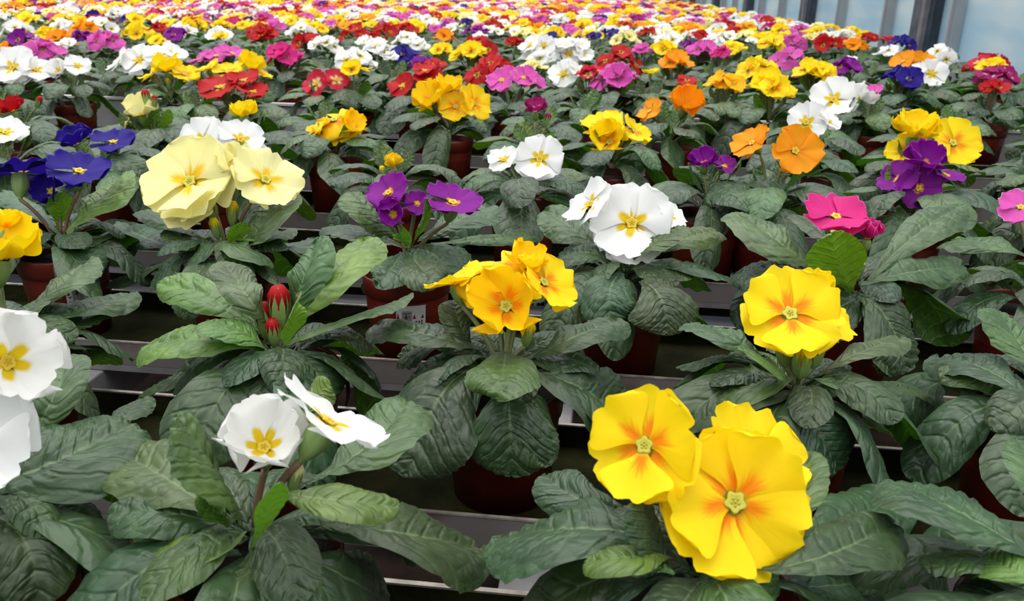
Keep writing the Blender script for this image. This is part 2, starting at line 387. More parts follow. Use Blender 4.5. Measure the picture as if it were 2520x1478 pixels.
def joined_flower(col, seed, nr, na, calyx=True, n=5, cup=.10):
    r = np.random.default_rng(seed); V, Fc, UV, MI = [], [], [], []; base = 0
    for k in range(n):
        v, f, u = petal_arr(nr, na, cup + r.normal(0, .05), .05, seed * 11 + k, 1.06)
        R = Matrix.Rotation(2 * math.pi * k / n + r.normal(0, .06), 3, 'Z') @ Matrix.Rotation(r.normal(-.10, .05) - .11 * (1, -1, .4, -.8, .2, -.9)[k % 6], 3, 'Y') @ Matrix.Rotation((.05, .05, .2, .05, .2, .05)[k % 6], 3, 'X')
        v = v @ np.array(R).T + np.array([0, 0, .02 * (1, -1, .4, -.8, .2, -.9)[k % 6]]); V.append(v); Fc += [tuple(q + base) for q in f]; UV.append(u); MI += [0] * len(f); base += len(v)
    if calyx:
        v, f = lathe([(.10, .02), (.17, -.08), (.20, -.30), (.12, -.62), (.05, -.72)], 7); V.append(np.array(v)); UV.append(np.zeros((len(v), 2)))
        Fc += [tuple(i + base for i in q) for q in f]; MI += [1] * len(f); base += len(v)
    return np.concatenate(V), Fc, np.concatenate(UV), MI
MIDF = {}
def mid_flower(col, var, lod):
    k = (col, var, lod)
    if k not in MIDF:
        nr, na = ((7, 8), (4, 4))[lod]
        V, Fc, UV, MI = joined_flower(col, 3 + var * 5, nr, na, True, 5 if var != 2 else 6, (.10, .28, -.12)[var % 3])
        MIDF[k] = mesh('flower', V, Fc, [PET[col], M_CALYX], UV, midx=MI)
    return MIDF[k]

# ------------------------------------------------------------------ pot
def pot_mesh():
    V, Fc = lathe([(.0, .004), (.034, .004), (.036, .0), (.039, .0), (.0445, .064), (.0445, .0655), (.0470, .0665), (.0485, .084), (.0478, .086), (.0462, .084), (.045, .066), (.044, .05)], 32)
    V = [(x_, y_, z_ * 1.12) for x_, y_, z_ in V]
    return mesh('pot', V, Fc, [M_POT])
def soil_mesh():
    V, Fc = lathe([(.0450, .082), (.03, .086), (.012, .089), (.0, .089)], 18); return mesh('soil', V, Fc, [M_SOIL])
POT, SOIL = pot_mesh(), soil_mesh()

# ------------------------------------------------------------------ setting: ground, glazed wall
g = boxes('floor', [(-8, 3, -1.5, 22, -.1, 0)], M_GROUND); tag(g, 'dark damp soil floor under the benches', 'floor', kind='structure')
WX = lambda Y: 1.92 - .043 * Y
WDIR = math.atan(.043)
def wall_y(px):
    r_ = ray(px, 40); t = 1.92 / (r_[0] + .043 * r_[1]); return r_[1] * t
wall = empty('wall_right', (1.92, 0, 0), WDIR); tag(wall, 'glazed greenhouse side wall with dark steel posts', 'wall', kind='structure')
posts = [wall_y(p) for p in (2290, 1991, 1842, 1761, 1702, 1666, 1636, 1613)]
posts = [posts[0] - 2.55] + posts
bars = [wall_y(p) for p in (2357, 2189, 2071, 1924, 1873, 1807, 1779, 1730, 1716, 1683, 1676)] + [posts[0] + .75]
for yv in posts:
    boxes('post', [(-.06, -.03, yv - .11, yv + .11, 0, 3.2), (-.03, .06, yv - .075, yv + .075, 0, 3.2)], M_POST, wall, midx=[0, 0])
    boxes('post_flange', [(-.085, -.06, yv - .12, yv - .075, 0, 3.2)], M_FLANGE, wall)
for yv in bars:
    boxes('glazing_bar', [(-.03, .02, yv - .020, yv + .020, .3, 3.2), (-.045, -.03, yv - .012, yv + .012, .3, 3.2)], M_BARMETAL, wall)
edges_ = sorted(posts + bars); edges_ = [edges_[0] - .8] + edges_ + [edges_[-1] + 3]
for a_, b_ in zip(edges_, edges_[1:]):
    boxes('pane', [(.03, .042, a_ + .002, b_ - .002, .3, 3.2)], M_PANE, wall)
boxes('sill_plinth', [(-.06, .08, edges_[0], edges_[-1], 0, .3)], M_TRAYSIDE, wall)

# ------------------------------------------------------------------ near bench: troughs, frame, pipes
ROW = dict(A=.372, B=.6, C=.858, D=1.162, E=1.41, F=1.68, G=1.95)
XL, XR = -2.0, 1.45
TL = {'A': 'nearest mossy metal trough, holding the white and yellow primroses at the very front',
      'B': 'mossy metal trough holding the red budded and golden plants, second from the front',
      'C': 'mossy metal trough holding the cream primrose and the magenta primrose, third from the front',
      'D': 'mossy metal trough behind the cream primrose, fourth from the front',
      'E': 'metal trough carrying the orange primroses, fifth from the front',
      'F': 'metal trough under the fully visible terracotta pot with yellow blooms',
      'G': 'last metal trough, right before the pale tray rim'}
for k, yc in ROW.items():
    y0, y1 = yc - .075, yc + .075
    t_ = empty('metal_trough', ((XL + XR) / 2, yc, ZB)); tag(t_, TL[k], 'trough', 'parallel metal troughs of the near bench')
    hx = (XR - XL) / 2
    o = boxes('front_wall', [(-hx, hx, -.075, -.0735, -.004, .022)], M_METAL, t_)
    boxes('back_wall', [(-hx, hx, .0735, .075, -.004, .022)], M_MOSS, t_)
    boxes('rim', [(-hx, hx, -.0755, -.0725, .022, .0235), (-hx, hx, .0715, .0755, .022, .0235)], M_EDGE, t_)
    boxes('trough_base', [(-hx, hx, -.0735, .0735, -.004, .0)], M_MOSS, t_)
    boxes('underlip', [(-hx, hx, -.075, -.055, -.012, -.0045)], M_ALU, t_)
fr = empty('bench_frame', (0, 1.3, ZB)); tag(fr, 'aluminium cross bars carrying the near troughs', 'bench frame')
for px, py in ((215, 945), (2432, 830), (1302, 1430)):
    p = at_z(px, py, -.03); xx = p[0]
    boxes('cross_bar', [(xx - .02, xx + .02, -1.25, 1.05, -.06, -.013)], M_ALU, fr, bevel=.002)
for xx in (-1.2, 1.15):
    boxes('cross_bar', [(xx - .02, xx + .02, -1.25, 1.05, -.06, -.013)], M_ALU, fr, bevel=.002)
for xx, yy in ((-1.2, -1.1), (-1.2, .95), (1.15, -1.1), (1.15, .95)):
    boxes('leg', [(xx - .025, xx + .025, yy - .025, yy + .025, -ZB, -.06)], M_ALU, fr)
def pipe(name, label, cat, pts, r, mat, group=None):
    c = np.mean(pts, 0); o = obj(name, mesh(name, *tube(np.array(pts) - c, r, 14), [mat])); o.location = c; tag(o, label, cat, group)
    return o
yp = at_z(2330, 815, -.10)[1]
pipe('heating_pipe', 'dark plastic pipe running under the gap behind the second trough', 'pipe', [(XL, yp, ZB - .13), (XR, yp, ZB - .13)], .03, M_PIPE)
a1, a2 = at_z(2372, 1035, -.22), at_z(2440, 1125, -.22)
dv = (a2 - a1) / np.linalg.norm(a2 - a1)
pipe('red_pipe', 'faded red pipe under the bench at the gap beyond the front row', 'pipe', [a1 - dv * .25, a2 + dv * .35], .009, M_PINK)
p1, p2 = at_z(1330, 1440, -.14), at_z(1560, 1560, -.14)
o = boxes('white_board', [(p1[0] - .012, p1[0] + .22, p1[1] - .16, p1[1] + .018, ZB - .15, ZB - .14)], M_BOARD, bevel=.001)
c0 = Vector((p1[0] + .1, p1[1] - .07, ZB - .15)); o.data.transform(Matrix.Translation(-c0)); o.location = c0
tag(o, 'white board lying below the bench under the big yellow blooms', 'board')
boxes('board_shelf', [(-1.2, 1.15, p1[1] - 1.3 - .18, p1[1] - 1.3 - .15, -.17, -.151), (-1.2, 1.15, p1[1] - 1.3 - .03, p1[1] - 1.3, -.17, -.151)], M_ALU, fr)

# far benches: trays with pale rims
YT = 2.185
XEDGE = lambda Y: 1.36 - .048 * (Y - 3.0)
def tray(name, label, y0, y1, h):
    t_ = empty(name, (0, (y0 + y1) / 2, ZB)); tag(t_, label, 'bench', 'pale rimmed tray benches'); d = (y1 - y0) / 2
    xl, xr = -5.6, XEDGE((y0 + y1) / 2) + .12
    if y0 > 3: xl = -9
    xr = max(xr, .9)
    boxes('tray_side', [(xl, xr, -d, -d + .004, -.02, h), (xl, xr, d - .004, d, -.02, h), (xr - .004, xr, -d, d, -.02, h), (xl, xl + .004, -d, d, -.02, h)], M_TRAYSIDE, t_)
    boxes('tray_rim', [(xl, xr, -d - .006, -d + .008, h, h + .006), (xl, xr, d - .008, d + .006, h, h + .006), (xr - .008, xr + .006, -d, d, h, h + .006)], M_TRAY, t_)
    boxes('tray_floor', [(xl, xr, -d, d, -.02, 0)], M_MOSS, t_)
    for sx_ in (xl + .3, xr - .1):
        for sy in (-d + .1, d - .1): boxes('leg', [(sx_ - .03, sx_ + .03, sy - .03, sy + .03, -ZB, -.02)], M_ALU, t_)
tray('tray_bench', 'pale rimmed tray bench just behind the metal troughs', YT, 4.25, .075)
tray('tray_bench', 'second tray bench hidden under dense blooms', 4.30, 7.0, .06)
tray('tray_bench', 'last tray bench under the most distant blooms', 7.05, 13.0, .06)

# ------------------------------------------------------------------ leaf library for ordinary plants
LIB = []
for k in range(14):
    r = random.Random(k)
    kind = ('out', 'out', 'droop', 'out', 'up', 'droop', 'out', 'up', 'droop', 'out', 'up', 'out', 'droop', 'up')[k]
    Ln = 1.0
    if kind == 'out':   P = [(.06, 0, 0), (.52, r.uniform(-.06, .06), .16 + r.uniform(0, .14)), (1.0, r.uniform(-.12, .12), .02 + r.uniform(-.05, .16))]
    elif kind == 'droop': P = [(.08, 0, -.03), (.55, r.uniform(-.06, .06), .06), (.98, r.uniform(-.1, .1), -.38 + r.uniform(-.15, .1))]
    else:               P = [(.03, 0, .02), (.32, r.uniform(-.05, .05), .38), (.52, r.uniform(-.12, .12), .78)]
    up = (-.3, 0, 1) if kind != 'up' else (-1, 0, .5)
    V, Fc, uv, u2 = leaf_mesh('leaf', P, r.uniform(.44, .54) if kind != 'up' else .40, up, 16, 10, seed=100 + k)
    hi = mesh('leaf', V * .1, Fc, [M_LEAF], uv, u2 * [1, .1])
    V, Fc, uv, u2 = leaf_mesh('leaf', P, .50 if kind != 'up' else .40, up, 7, 4, seed=100 + k)
    lo = mesh('leaf', V * .1, Fc, [M_LEAF], uv, u2 * [1, .1])
    LIB.append((kind, hi, lo, V * .1, Fc, uv, u2))
KOUT = [i for i, l in enumerate(LIB) if l[0] == 'out']; KUP = [i for i, l in enumerate(LIB) if l[0] == 'up']; KDR = [i for i, l in enumerate(LIB) if l[0] == 'droop']

def rosette(root, n_out, n_dr, n_up, size, z0, lod=0, rnd=random, part='leaf'):
    rz = root.rotation_euler[2]
    specs = [(KDR, 1.0, 0) for _ in range(n_dr)] + [(KOUT, .95, 0) for _ in range(n_out)] + [(KUP, .75, 1) for _ in range(n_up)]
    for cat, nn in (('d', n_dr), ('o', n_out), ('u', n_up)):
        a0 = rnd.uniform(0, 6.28)
        for k in range(nn):
            lib = {'d': KDR, 'o': KOUT, 'u': KUP}[cat]; i = rnd.choice(lib)
            a = a0 + k * 2 * math.pi / max(nn, 1) + rnd.uniform(-.3, .3)
            if cat == 'u' and math.sin(a) < -.45: a = -a
            sc = size * {'d': 1.0, 'o': .95, 'u': .60}[cat] * rnd.uniform(.82, 1.12)
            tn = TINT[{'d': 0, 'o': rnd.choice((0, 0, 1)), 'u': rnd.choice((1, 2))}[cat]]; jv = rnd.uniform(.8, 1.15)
            mw = Matrix.Translation((0, 0, z0 + {'d': -.006, 'o': .004, 'u': .008}[cat])) @ Matrix.Rotation(a - rz, 4, 'Z') @ Matrix.Rotation(rnd.uniform(-.15, .15), 4, 'X') @ Matrix.Scale(sc, 4)
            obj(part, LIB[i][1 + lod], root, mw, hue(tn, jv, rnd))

STK = {}
def stalk_to(root, p_world, base_z, mat=None, parent=None, rad=.0017, seg=6):
    mt = mat or M_STALK
    inv = root.matrix_basis.inverted()
    p1 = np.array(inv @ Vector(p_world)); b = np.array([p1[0] * .15, p1[1] * .15, base_z]); mid = b * .45 + p1 * .55 + np.array([-(p1[0]) * .12, -(p1[1]) * .12, 0])
    me = mesh('stalk', *tube(bez([b, mid, p1], 7), rad, seg), [mt])
    if parent is None: return obj('stalk', me, root)
    o = obj('stalk', me, parent); o.matrix_local = parent.matrix_basis.inverted(); return o

def put_pot(root):
    obj('pot', POT, root); obj('soil', SOIL, root)

def bud(root, p_world, L, col, zb, open_=.5):
    V, Fc = lathe([(.0, .5), (.16, .46), (.24, .30), (.22, .0), (.15, -.2)], 10, 5, .10)
    b = obj('bud', mesh('bud', V, Fc, [PET[col]], np.full((len(V), 2), .8)), root)
    Vc, Fcc = [], []
    for k in range(5):                                        # five pointed sepals wrapped round the bud
        a = k * 1.2566
        for (rr, z, wd) in ((.05, -.62, .5), (.17, -.48, .66), (.25, -.22, .64), (.28, .06, .56), (.22, .32, .36), (.14, .50, .03)):
            for sgn in (-1, 1): Vc.append((rr * math.cos(a + sgn * wd), rr * math.sin(a + sgn * wd), z))
        o0 = k * 12
        for i in range(5): Fcc.append((o0 + 2 * i, o0 + 2 * i + 1, o0 + 2 * i + 3, o0 + 2 * i + 2))
    inv = root.matrix_basis.inverted(); p = inv @ Vector(p_world)
    nrm = Vector((p.x * 3, p.y * 3, .25)).normalized()
    b.matrix_local = Matrix.Translation(p) @ frame_of(nrm) @ Matrix.Scale(L, 4)
    c = obj('calyx', mesh('calyx', Vc, Fcc, [M_CALYX]), b)
    low = np.array(root.matrix_basis @ (p - nrm * .58 * L))
    stalk_to(root, low, zb, parent=b, rad=.0016)

def hero_flower(root, col, px, py, R, tilt, az, cup='flat', npet=5, dd=0., zb=.11, red=False, double=False, extra=0.):
    Yp = root.location.y + dd
    p = at_y(px, py, Yp); Rm = R * depth(p) / F
    nrm = normal_of(tilt, az); r = random.Random(int(px * 7 + py))
    f = obj('flower', EYE if col in ('yellow', 'amber', 'cream') else EYE2, root)
    mw = Matrix.Translation(p) @ frame_of(nrm, r.uniform(0, 1.2)) @ Matrix.Scale(Rm, 4)
    f.matrix_local = root.matrix_basis.inverted() @ mw
    lay = {'flat': -6, 'bowl': -24, 'dome': 6, 'cup': -52}[cup]; key = 'bowl' if cup == 'cup' else cup
    rings = [(npet, 0., 0.)] + ([(npet, math.pi / npet, .05)] if double else [])
    for (nn, ph, dz) in rings:
        lift = {5: (1, -1, .4, -.8, .2), 6: (1, -1, .8, -.8, 1, -1)}.get(nn, (1, -1, 1, -1, .5, -.5, 0))
        for k in range(nn):
            up_ = math.radians(lay + r.gauss(0, 3.5) - 6 * lift[k]) + (.14 if dz else 0)
            q = Matrix.Rotation(ph + 2 * math.pi * k / nn + r.gauss(0, .05), 4, 'Z') @ Matrix.Translation((0, 0, -dz + .022 * lift[k])) @ Matrix.Rotation(up_, 4, 'Y') @ Matrix.Rotation(math.radians({.4: 11, .2: 12}.get(lift[k], 3) + r.gauss(0, 3)), 4, 'X')
            sc = r.uniform(.96, 1.06) * (1.04 if dz else 1)
            obj('petal', petal_mesh(col, key, r.randrange(6)), f, q @ Matrix.Scale(sc, 4))
    obj('calyx', CALYX, f)
    low = np.array(mw @ Vector((0, 0, -.80)))
    s_ = stalk_to(root, low, zb, M_STALK_RED if red else M_STALK, rad=.0021, seg=8)
    s_.parent = f; s_.matrix_parent_inverse = f.matrix_basis.inverted()

TAKEN = []
def hero(name, row, cpx, cpy, label, leaves, flowers=(), buds=(), pot=True, group=None, fill=True):
    Y = ROW[row]; c = at_y(cpx, cpy, Y)
    zr = .108
    root = empty(name, (c[0], Y, ZB)); tag(root, label, 'primrose', group)
    inv = root.matrix_basis.inverted()
    if pot: put_pot(root)
    TAKEN.append((c[0], Y))
    def clear(p):                                             # leaves hang outside their pot, not through it
        for _ in range(60):
            if p[2] - ZB > .101 or math.hypot(p[0] - c[0], p[1] - Y) > .056: break
            d_ = p - np.array(CAMP); p = p - d_ / np.linalg.norm(d_) * .004
        return p
    for k, lf in enumerate(leaves):
        flip = len(lf) > 11 and lf[11]
        P = [at_z(lf[0], lf[1], lf[2]), at_z(lf[3], lf[4], lf[5]), at_z(lf[6], lf[7], lf[8])]; P = [P[0]] + [clear(p) for p in P[1:]]
        mid = P[1]; T = P[2] - P[0]; T /= np.linalg.norm(T)
        inw = np.array([c[0] - P[2][0], Y - P[2][1], 0]); inw /= np.linalg.norm(inw) + 1e-6
        up = np.array([0, 0, 1.]) + inw * 1.4 * T[2] + np.array([0, -.18, 0])
        if flip: up = np.array([0, 1, .2])
        sd = np.cross(T, up); sd /= np.linalg.norm(sd); vr = mid - np.array(CAMP); vr /= np.linalg.norm(vr)
        vis = math.sqrt(max(1 - (sd @ vr) ** 2, .16))
        wd = min(lf[9] * depth(mid) / F / max(vis, .5), .078)
        o0 = np.array(root.location)
        V, Fc, uv, u2 = leaf_mesh('leaf', [p - o0 for p in P], wd, up, 34, 18, seed=int(lf[0] * 13 + lf[1] * 7) % 9999)
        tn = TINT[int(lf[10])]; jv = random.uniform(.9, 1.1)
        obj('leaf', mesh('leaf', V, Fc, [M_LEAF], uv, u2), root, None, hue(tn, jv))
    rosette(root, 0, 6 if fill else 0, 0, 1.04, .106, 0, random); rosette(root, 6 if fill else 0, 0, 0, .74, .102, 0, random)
    for fl in flowers: hero_flower(root, *fl[:6], **(fl[6] if len(fl) > 6 else {}))
    for b_ in buds:
        p = at_y(b_[0], b_[1], Y + (b_[4] if len(b_) > 4 else 0)); bud(root, p, b_[2] * depth(p) / F, b_[3], zr)
    return root

# ------------------------------------------------------------------ the nearest plants, leaf by leaf
hero('white_primrose', 'A', -60, 1200, 'white primrose cut off by the edge, its big petals nearest the camera', [
 (-40,1200,.12,150,1130,.13,322,1040,.13,190,0),(60,1100,.12,130,980,.15,165,875,.16,110,1),(220,1090,.12,300,1030,.12,352,980,.11,85,0),
 (-40,1260,.11,60,1330,.11,90,1490,.08,190,0),(60,1240,.10,180,1280,.08,205,1405,.05,150,0),(-60,1300,.10,-20,1380,.08,0,1500,.05,180,0)],
 [('white',20,890,150,62,60,{'cup':'bowl','red':False}),('white',-75,1085,160,50,30,{'dd':-.02})])
hero('white_primrose', 'A', 620, 1290, 'white primrose with a bowl shaped bloom and a tilted one, front row', [
 (590,1290,.12,520,1150,.16,428,1020,.19,170,1),(570,1290,.12,430,1190,.13,290,1110,.12,215,1),(600,1310,.12,490,1370,.12,360,1290,.10,120,2),
 (365,1400,.09,355,1310,.10,385,1245,.12,60,2),(620,1350,.12,650,1280,.15,688,1185,.19,65,2),(690,1210,.15,820,1230,.16,982,1245,.15,85,2),
 (780,1280,.12,980,1310,.11,1180,1350,.07,200,0),(770,1180,.12,900,1100,.13,1005,985,.14,180,1),(640,1340,.11,640,1420,.11,600,1520,.08,280,1),
 (560,1340,.10,420,1400,.08,265,1455,.05,160,0),(750,1030,.15,780,980,.16,812,938,.17,70,2),(700,1350,.10,850,1420,.07,960,1490,.03,210,0),
 (560,1290,.12,535,1250,.13,490,1205,.14,80,2)],
 [('white',650,1098,132,30,25,{'cup':'bowl','npet':6,'red':True}),('white',812,1032,158,40,125,{'red':True,'dd':.005})], [(727,1172,75,'cream')])
hero('yellow_primrose', 'A', 1740, 1400, 'yellow primrose with the largest orange centred blooms, front row', [
 (1650,1340,.12,1450,1300,.13,1243,1325,.10,225,0),(1560,1260,.11,1430,1230,.12,1345,1168,.12,110,0),(1650,1370,.13,1540,1370,.14,1440,1385,.13,90,2),
 (1860,1400,.13,2020,1370,.14,2197,1290,.12,190,0),(1870,1330,.13,1950,1230,.14,1992,1108,.15,125,1),(1900,1360,.10,2080,1300,.09,2205,1205,.07,200,0),
 (1650,1400,.12,1600,1300,.14,1570,1200,.16,130,0),(1720,1430,.12,1800,1470,.12,1850,1560,.09,280,1),(1640,1400,.11,1500,1460,.08,1360,1480,.05,190,0),
 (1900,1440,.10,2060,1440,.08,2205,1420,.04,210,0),(1660,1410,.13,1610,1390,.13,1560,1380,.12,80,1)],
 [('yellow',1585,1095,152,55,-25,{'npet':6}),('yellow',1665,1160,118,52,5,{'dd':.025,'cup':'bowl'}),
  ('yellow',1810,1235,188,52,8,{'dd':-.01,'npet':5,'double':True}),('yellow',1850,1120,150,40,40,{'dd':.04})])
hero('leafy_primrose', 'A', 2640, 1430, 'leafy primrose cut off by the edge beside the largest yellow blooms', [
 (2560,1380,.13,2380,1270,.14,2198,1185,.13,190,0),(2570,1440,.13,2490,1400,.13,2420,1365,.12,125,2),(2500,1420,.10,2400,1420,.07,2330,1400,.03,160,0),
 (2560,1440,.11,2480,1480,.10,2390,1510,.07,160,0),(2600,1400,.12,2560,1200,.15,2500,1080,.16,100,1)])
hero('yellow_primrose', 'B', 10, 790, 'yellow primrose cut off by the edge behind the nearest white petals', [
 (60,780,.12,140,710,.14,217,645,.15,90,1),(50,800,.12,190,765,.12,318,722,.11,95,0),(40,810,.12,160,800,.11,295,750,.10,95,0),
 (20,800,.12,60,770,.13,110,730,.13,70,1),(0,830,.11,130,850,.08,215,900,.04,170,0),(-20,830,.11,40,880,.07,90,960,.03,160,0)],
 [('yellow',5,628,118,18,90,{'cup':'bowl'}),('yellow',10,562,62,35,160,{'cup':'bowl','dd':.02})])
hero('budding_primrose', 'B', 685, 858, 'light green primrose with only closed red buds in its centre', [
 (655,825,.12,520,735,.14,386,697,.14,90,2),(655,860,.12,510,835,.13,360,850,.11,130,2),(655,865,.12,590,810,.14,508,795,.14,80,2),
 (660,800,.13,600,710,.16,548,643,.17,95,1),(665,800,.13,610,730,.16,573,678,.16,95,1),(715,800,.13,800,690,.17,898,592,.18,135,2),
 (710,790,.13,745,690,.17,776,598,.19,95,1),(700,850,.12,850,790,.14,1002,735,.13,80,1),(705,850,.13,722,790,.16,738,718,.18,65,2),
 (680,870,.118,665,930,.11,645,1005,.095,95,0),(700,870,.115,770,905,.108,810,985,.085,145,0),(650,880,.10,590,910,.09,520,985,.05,115,0),
 (570,880,.09,460,910,.08,368,978,.04,115,0),(780,860,.09,870,880,.08,915,975,.04,105,0),(680,870,.12,630,885,.12,570,908,.11,65,2)],
 [], [(687,752,108,'red'),(650,785,92,'red'),(672,815,70,'red',-.01)])
hero('yellow_primrose', 'B', 1240, 900, 'yellow primrose with a dome of blooms and one deep bowl, picture centre', [
 (1190,860,.12,1060,825,.13,930,800,.11,115,0),(1150,855,.11,1060,845,.10,985,882,.07,105,0),(1160,850,.12,1130,790,.14,1118,738,.15,75,0),
 (1310,880,.12,1410,830,.14,1514,790,.13,115,0),(1245,865,.125,1238,915,.135,1225,985,.125,190,1),
 (1190,910,.115,1090,965,.108,1000,1175,.055,225,0),(1290,910,.11,1420,950,.11,1562,1052,.06,205,0),(1250,935,.115,1255,1040,.097,1262,1168,.06,215,0)],
 [('amber',1245,752,118,52,-5,{'cup':'bowl','npet':5,'dd':-.015}),('amber',1222,660,112,12,0,{'cup':'dome','npet':6,'dd':.02,'double':True}),('amber',1290,655,70,25,50,{'dd':.025,'cup':'bowl'}),('yellow',1340,692,98,42,75,{'dd':.01}),
  ('yellow',1120,692,80,22,-120,{'dd':.015})], [(1300,820,60,'yellow')])
hero('yellow_primrose', 'B', 1965, 925, 'yellow primrose with one wide open bloom above fresh buds, below the magenta one', [
 (1900,900,.12,1800,830,.14,1698,798,.13,90,1),(1890,910,.12,1790,880,.12,1683,905,.09,80,0),(1955,925,.12,1860,940,.12,1743,962,.10,105,1),
 (1850,930,.10,1760,940,.09,1658,972,.05,100,0),(1925,920,.125,1890,890,.14,1843,868,.14,70,2),(2020,915,.125,2110,870,.14,2214,833,.13,100,1),
 (1980,930,.12,2080,950,.12,2202,988,.09,115,1),(2050,940,.11,2200,950,.10,2312,982,.07,75,1),(1970,960,.115,2000,1030,.105,2065,1155,.065,235,0),
 (2020,980,.09,2120,1020,.07,2217,1095,.03,125,0),(1950,960,.09,1800,1000,.07,1700,1040,.03,135,0)],
 [('yellow',1945,770,130,42,0,{'npet':6,'dd':-.01}),('yellow',2035,780,80,38,70,{'dd':.02}),('yellow',2000,715,62,25,30,{'dd':.03,'cup':'bowl'})],
 [(1975,885,90,'yellow',-.01),(1930,860,80,'yellow'),(2010,865,75,'yellow',.01)])
hero('leafy_primrose', 'B', 2570, 990, 'leafy primrose cut off by the edge behind the bench gap with the red pipe', [
 (2540,990,.12,2430,910,.13,2312,880,.11,135,0),(2560,930,.13,2500,830,.15,2458,765,.16,120,1),(2540,980,.10,2500,980,.08,2455,1045,.05,110,0),
 (2560,960,.11,2480,930,.12,2400,940,.10,110,0)])
hero('blue_primrose', 'C', 150, 600, 'blue primrose with three deep blue blooms near the edge', [
 (165,575,.12,235,500,.15,302,433,.17,85,2),(150,580,.12,80,520,.13,0,472,.13,65,1),(150,610,.11,210,600,.11,280,553,.10,115,0),
 (230,520,.11,290,450,.12,310,398,.13,95,1),(130,610,.11,60,610,.10,-15,600,.08,105,0),(150,600,.11,190,640,.10,235,690,.08,115,0),(140,560,.12,150,520,.14,130,480,.16,60,2)],
 [('blue',48,422,88,28,-160,{'npet':5,'red':True}),('blue',195,418,80,22,50,{'red':True}),('blue',125,470,50,60,0,{'cup':'bowl','red':True})])
hero('cream_primrose', 'C', 560, 600, 'pale cream primrose with large lemon blooms and green buds', [
 (520,600,.12,440,560,.13,355,518,.12,90,0),(540,610,.12,480,590,.12,418,560,.12,85,1),(500,600,.10,400,600,.09,270,540,.07,125,0),
 (500,620,.09,400,650,.08,300,692,.04,120,0),(570,600,.12,600,605,.13,645,632,.11,95,1),(590,600,.12,640,560,.14,670,488,.16,95,1),
 (590,610,.12,640,590,.13,702,570,.12,75,1),(600,620,.10,690,610,.10,778,590,.09,95,0),(565,600,.125,585,570,.14,600,548,.15,55,2),
 (550,630,.112,560,680,.104,560,735,.085,125,0),(520,640,.108,470,690,.098,430,740,.075,110,0),(540,600,.12,500,610,.12,470,640,.10,80,1)],
 [('cream',465,445,120,48,-12,{'npet':6,'red':True,'double':True}),('cream',655,440,95,46,55,{'npet':5,'red':True}),('cream',580,408,58,35,10,{'dd':.02,'cup':'bowl'})],
 [(520,515,58,'yellow'),(572,522,58,'yellow'),(530,560,52,'yellow',-.01)])
hero('purple_primrose', 'C', 1000, 610, 'purple primrose with magenta purple blooms behind the yellow dome', [
 (985,590,.12,925,530,.15,868,472,.17,95,1),(1000,610,.12,900,575,.13,798,560,.12,70,0),(1000,610,.11,930,590,.11,830,560,.10,85,0),
 (1010,610,.12,1040,550,.15,1057,487,.18,45,2),(1000,605,.125,990,580,.14,983,553,.15,50,2),(1010,610,.12,1070,630,.12,1120,692,.10,150,0),
 (1030,590,.12,1110,550,.14,1208,508,.15,85,1),(960,630,.10,940,670,.07,900,725,.04,85,0),(990,620,.118,960,665,.118,925,702,.108,95,0),(1005,620,.118,1040,662,.118,1085,698,.110,120,0),(1060,600,.10,1180,590,.10,1325,578,.08,45,1),(1000,620,.112,1005,655,.108,985,690,.095,120,0)],
 [('purple',955,472,60,38,-20,{'red':True}),('purple',968,528,50,60,0,{'cup':'bowl','dd':-.01}),('purple',1115,495,80,20,50,{'red':True}),('purple',1027,500,34,50,20)], fill=False)
hero('white_primrose', 'C', 1540, 650, 'white primrose facing forward with a yellow star eye, behind the yellow dome', [
 (1500,640,.12,1420,570,.14,1343,518,.15,95,1),(1510,650,.12,1440,620,.13,1368,640,.11,75,0),(1590,640,.12,1680,590,.14,1762,570,.13,100,1),
 (1600,660,.12,1710,660,.12,1818,702,.09,80,0),(1530,670,.115,1500,720,.108,1510,800,.08,145,0),(1580,690,.115,1630,740,.105,1640,825,.075,155,0),
 (1480,650,.10,1420,690,.08,1340,700,.06,105,0),(1560,640,.13,1620,590,.15,1692,560,.16,65,1)],
 [('white',1555,548,106,56,-5,{'npet':6,'double':True}),('white',1452,500,76,46,-65,{'dd':.012}),('white',1650,530,48,42,60,{'dd':.012})])
hero('magenta_primrose', 'C', 2110, 700, 'magenta primrose with one open and one half open bloom over upright leaves', [
 (2020,670,.12,1910,590,.15,1818,523,.16,95,1),(2095,720,.11,2060,640,.15,2045,573,.18,140,2,1),(2140,690,.12,2240,590,.15,2368,503,.17,105,1),
 (2120,700,.12,2240,670,.13,2372,655,.12,100,1),(2040,700,.11,1920,660,.12,1810,680,.10,90,0),(2090,650,.13,2020,570,.15,1958,528,.15,75,0),
 (2110,730,.112,2180,780,.10,2230,915,.05,215,0),(2200,700,.10,2330,680,.10,2442,712,.07,85,0),(2140,720,.11,2060,760,.095,2010,800,.075,120,0)],
 [('magenta',2058,530,84,22,10,{'npet':6}),('magenta',2135,585,50,8,0,{'cup':'cup','npet':6,'dd':-.01})], [(2115,660,45,'cream')])
hero('pink_primrose', 'C', 2560, 660, 'pink primrose with pale petal margins cut off by the edge', [
 (2540,640,.12,2440,600,.13,2343,595,.11,90,1),(2530,680,.10,2450,710,.08,2410,795,.05,135,0),(2540,640,.12,2480,660,.10,2430,700,.07,110,0)],
 [('pink',2512,508,58,35,-30,{})])

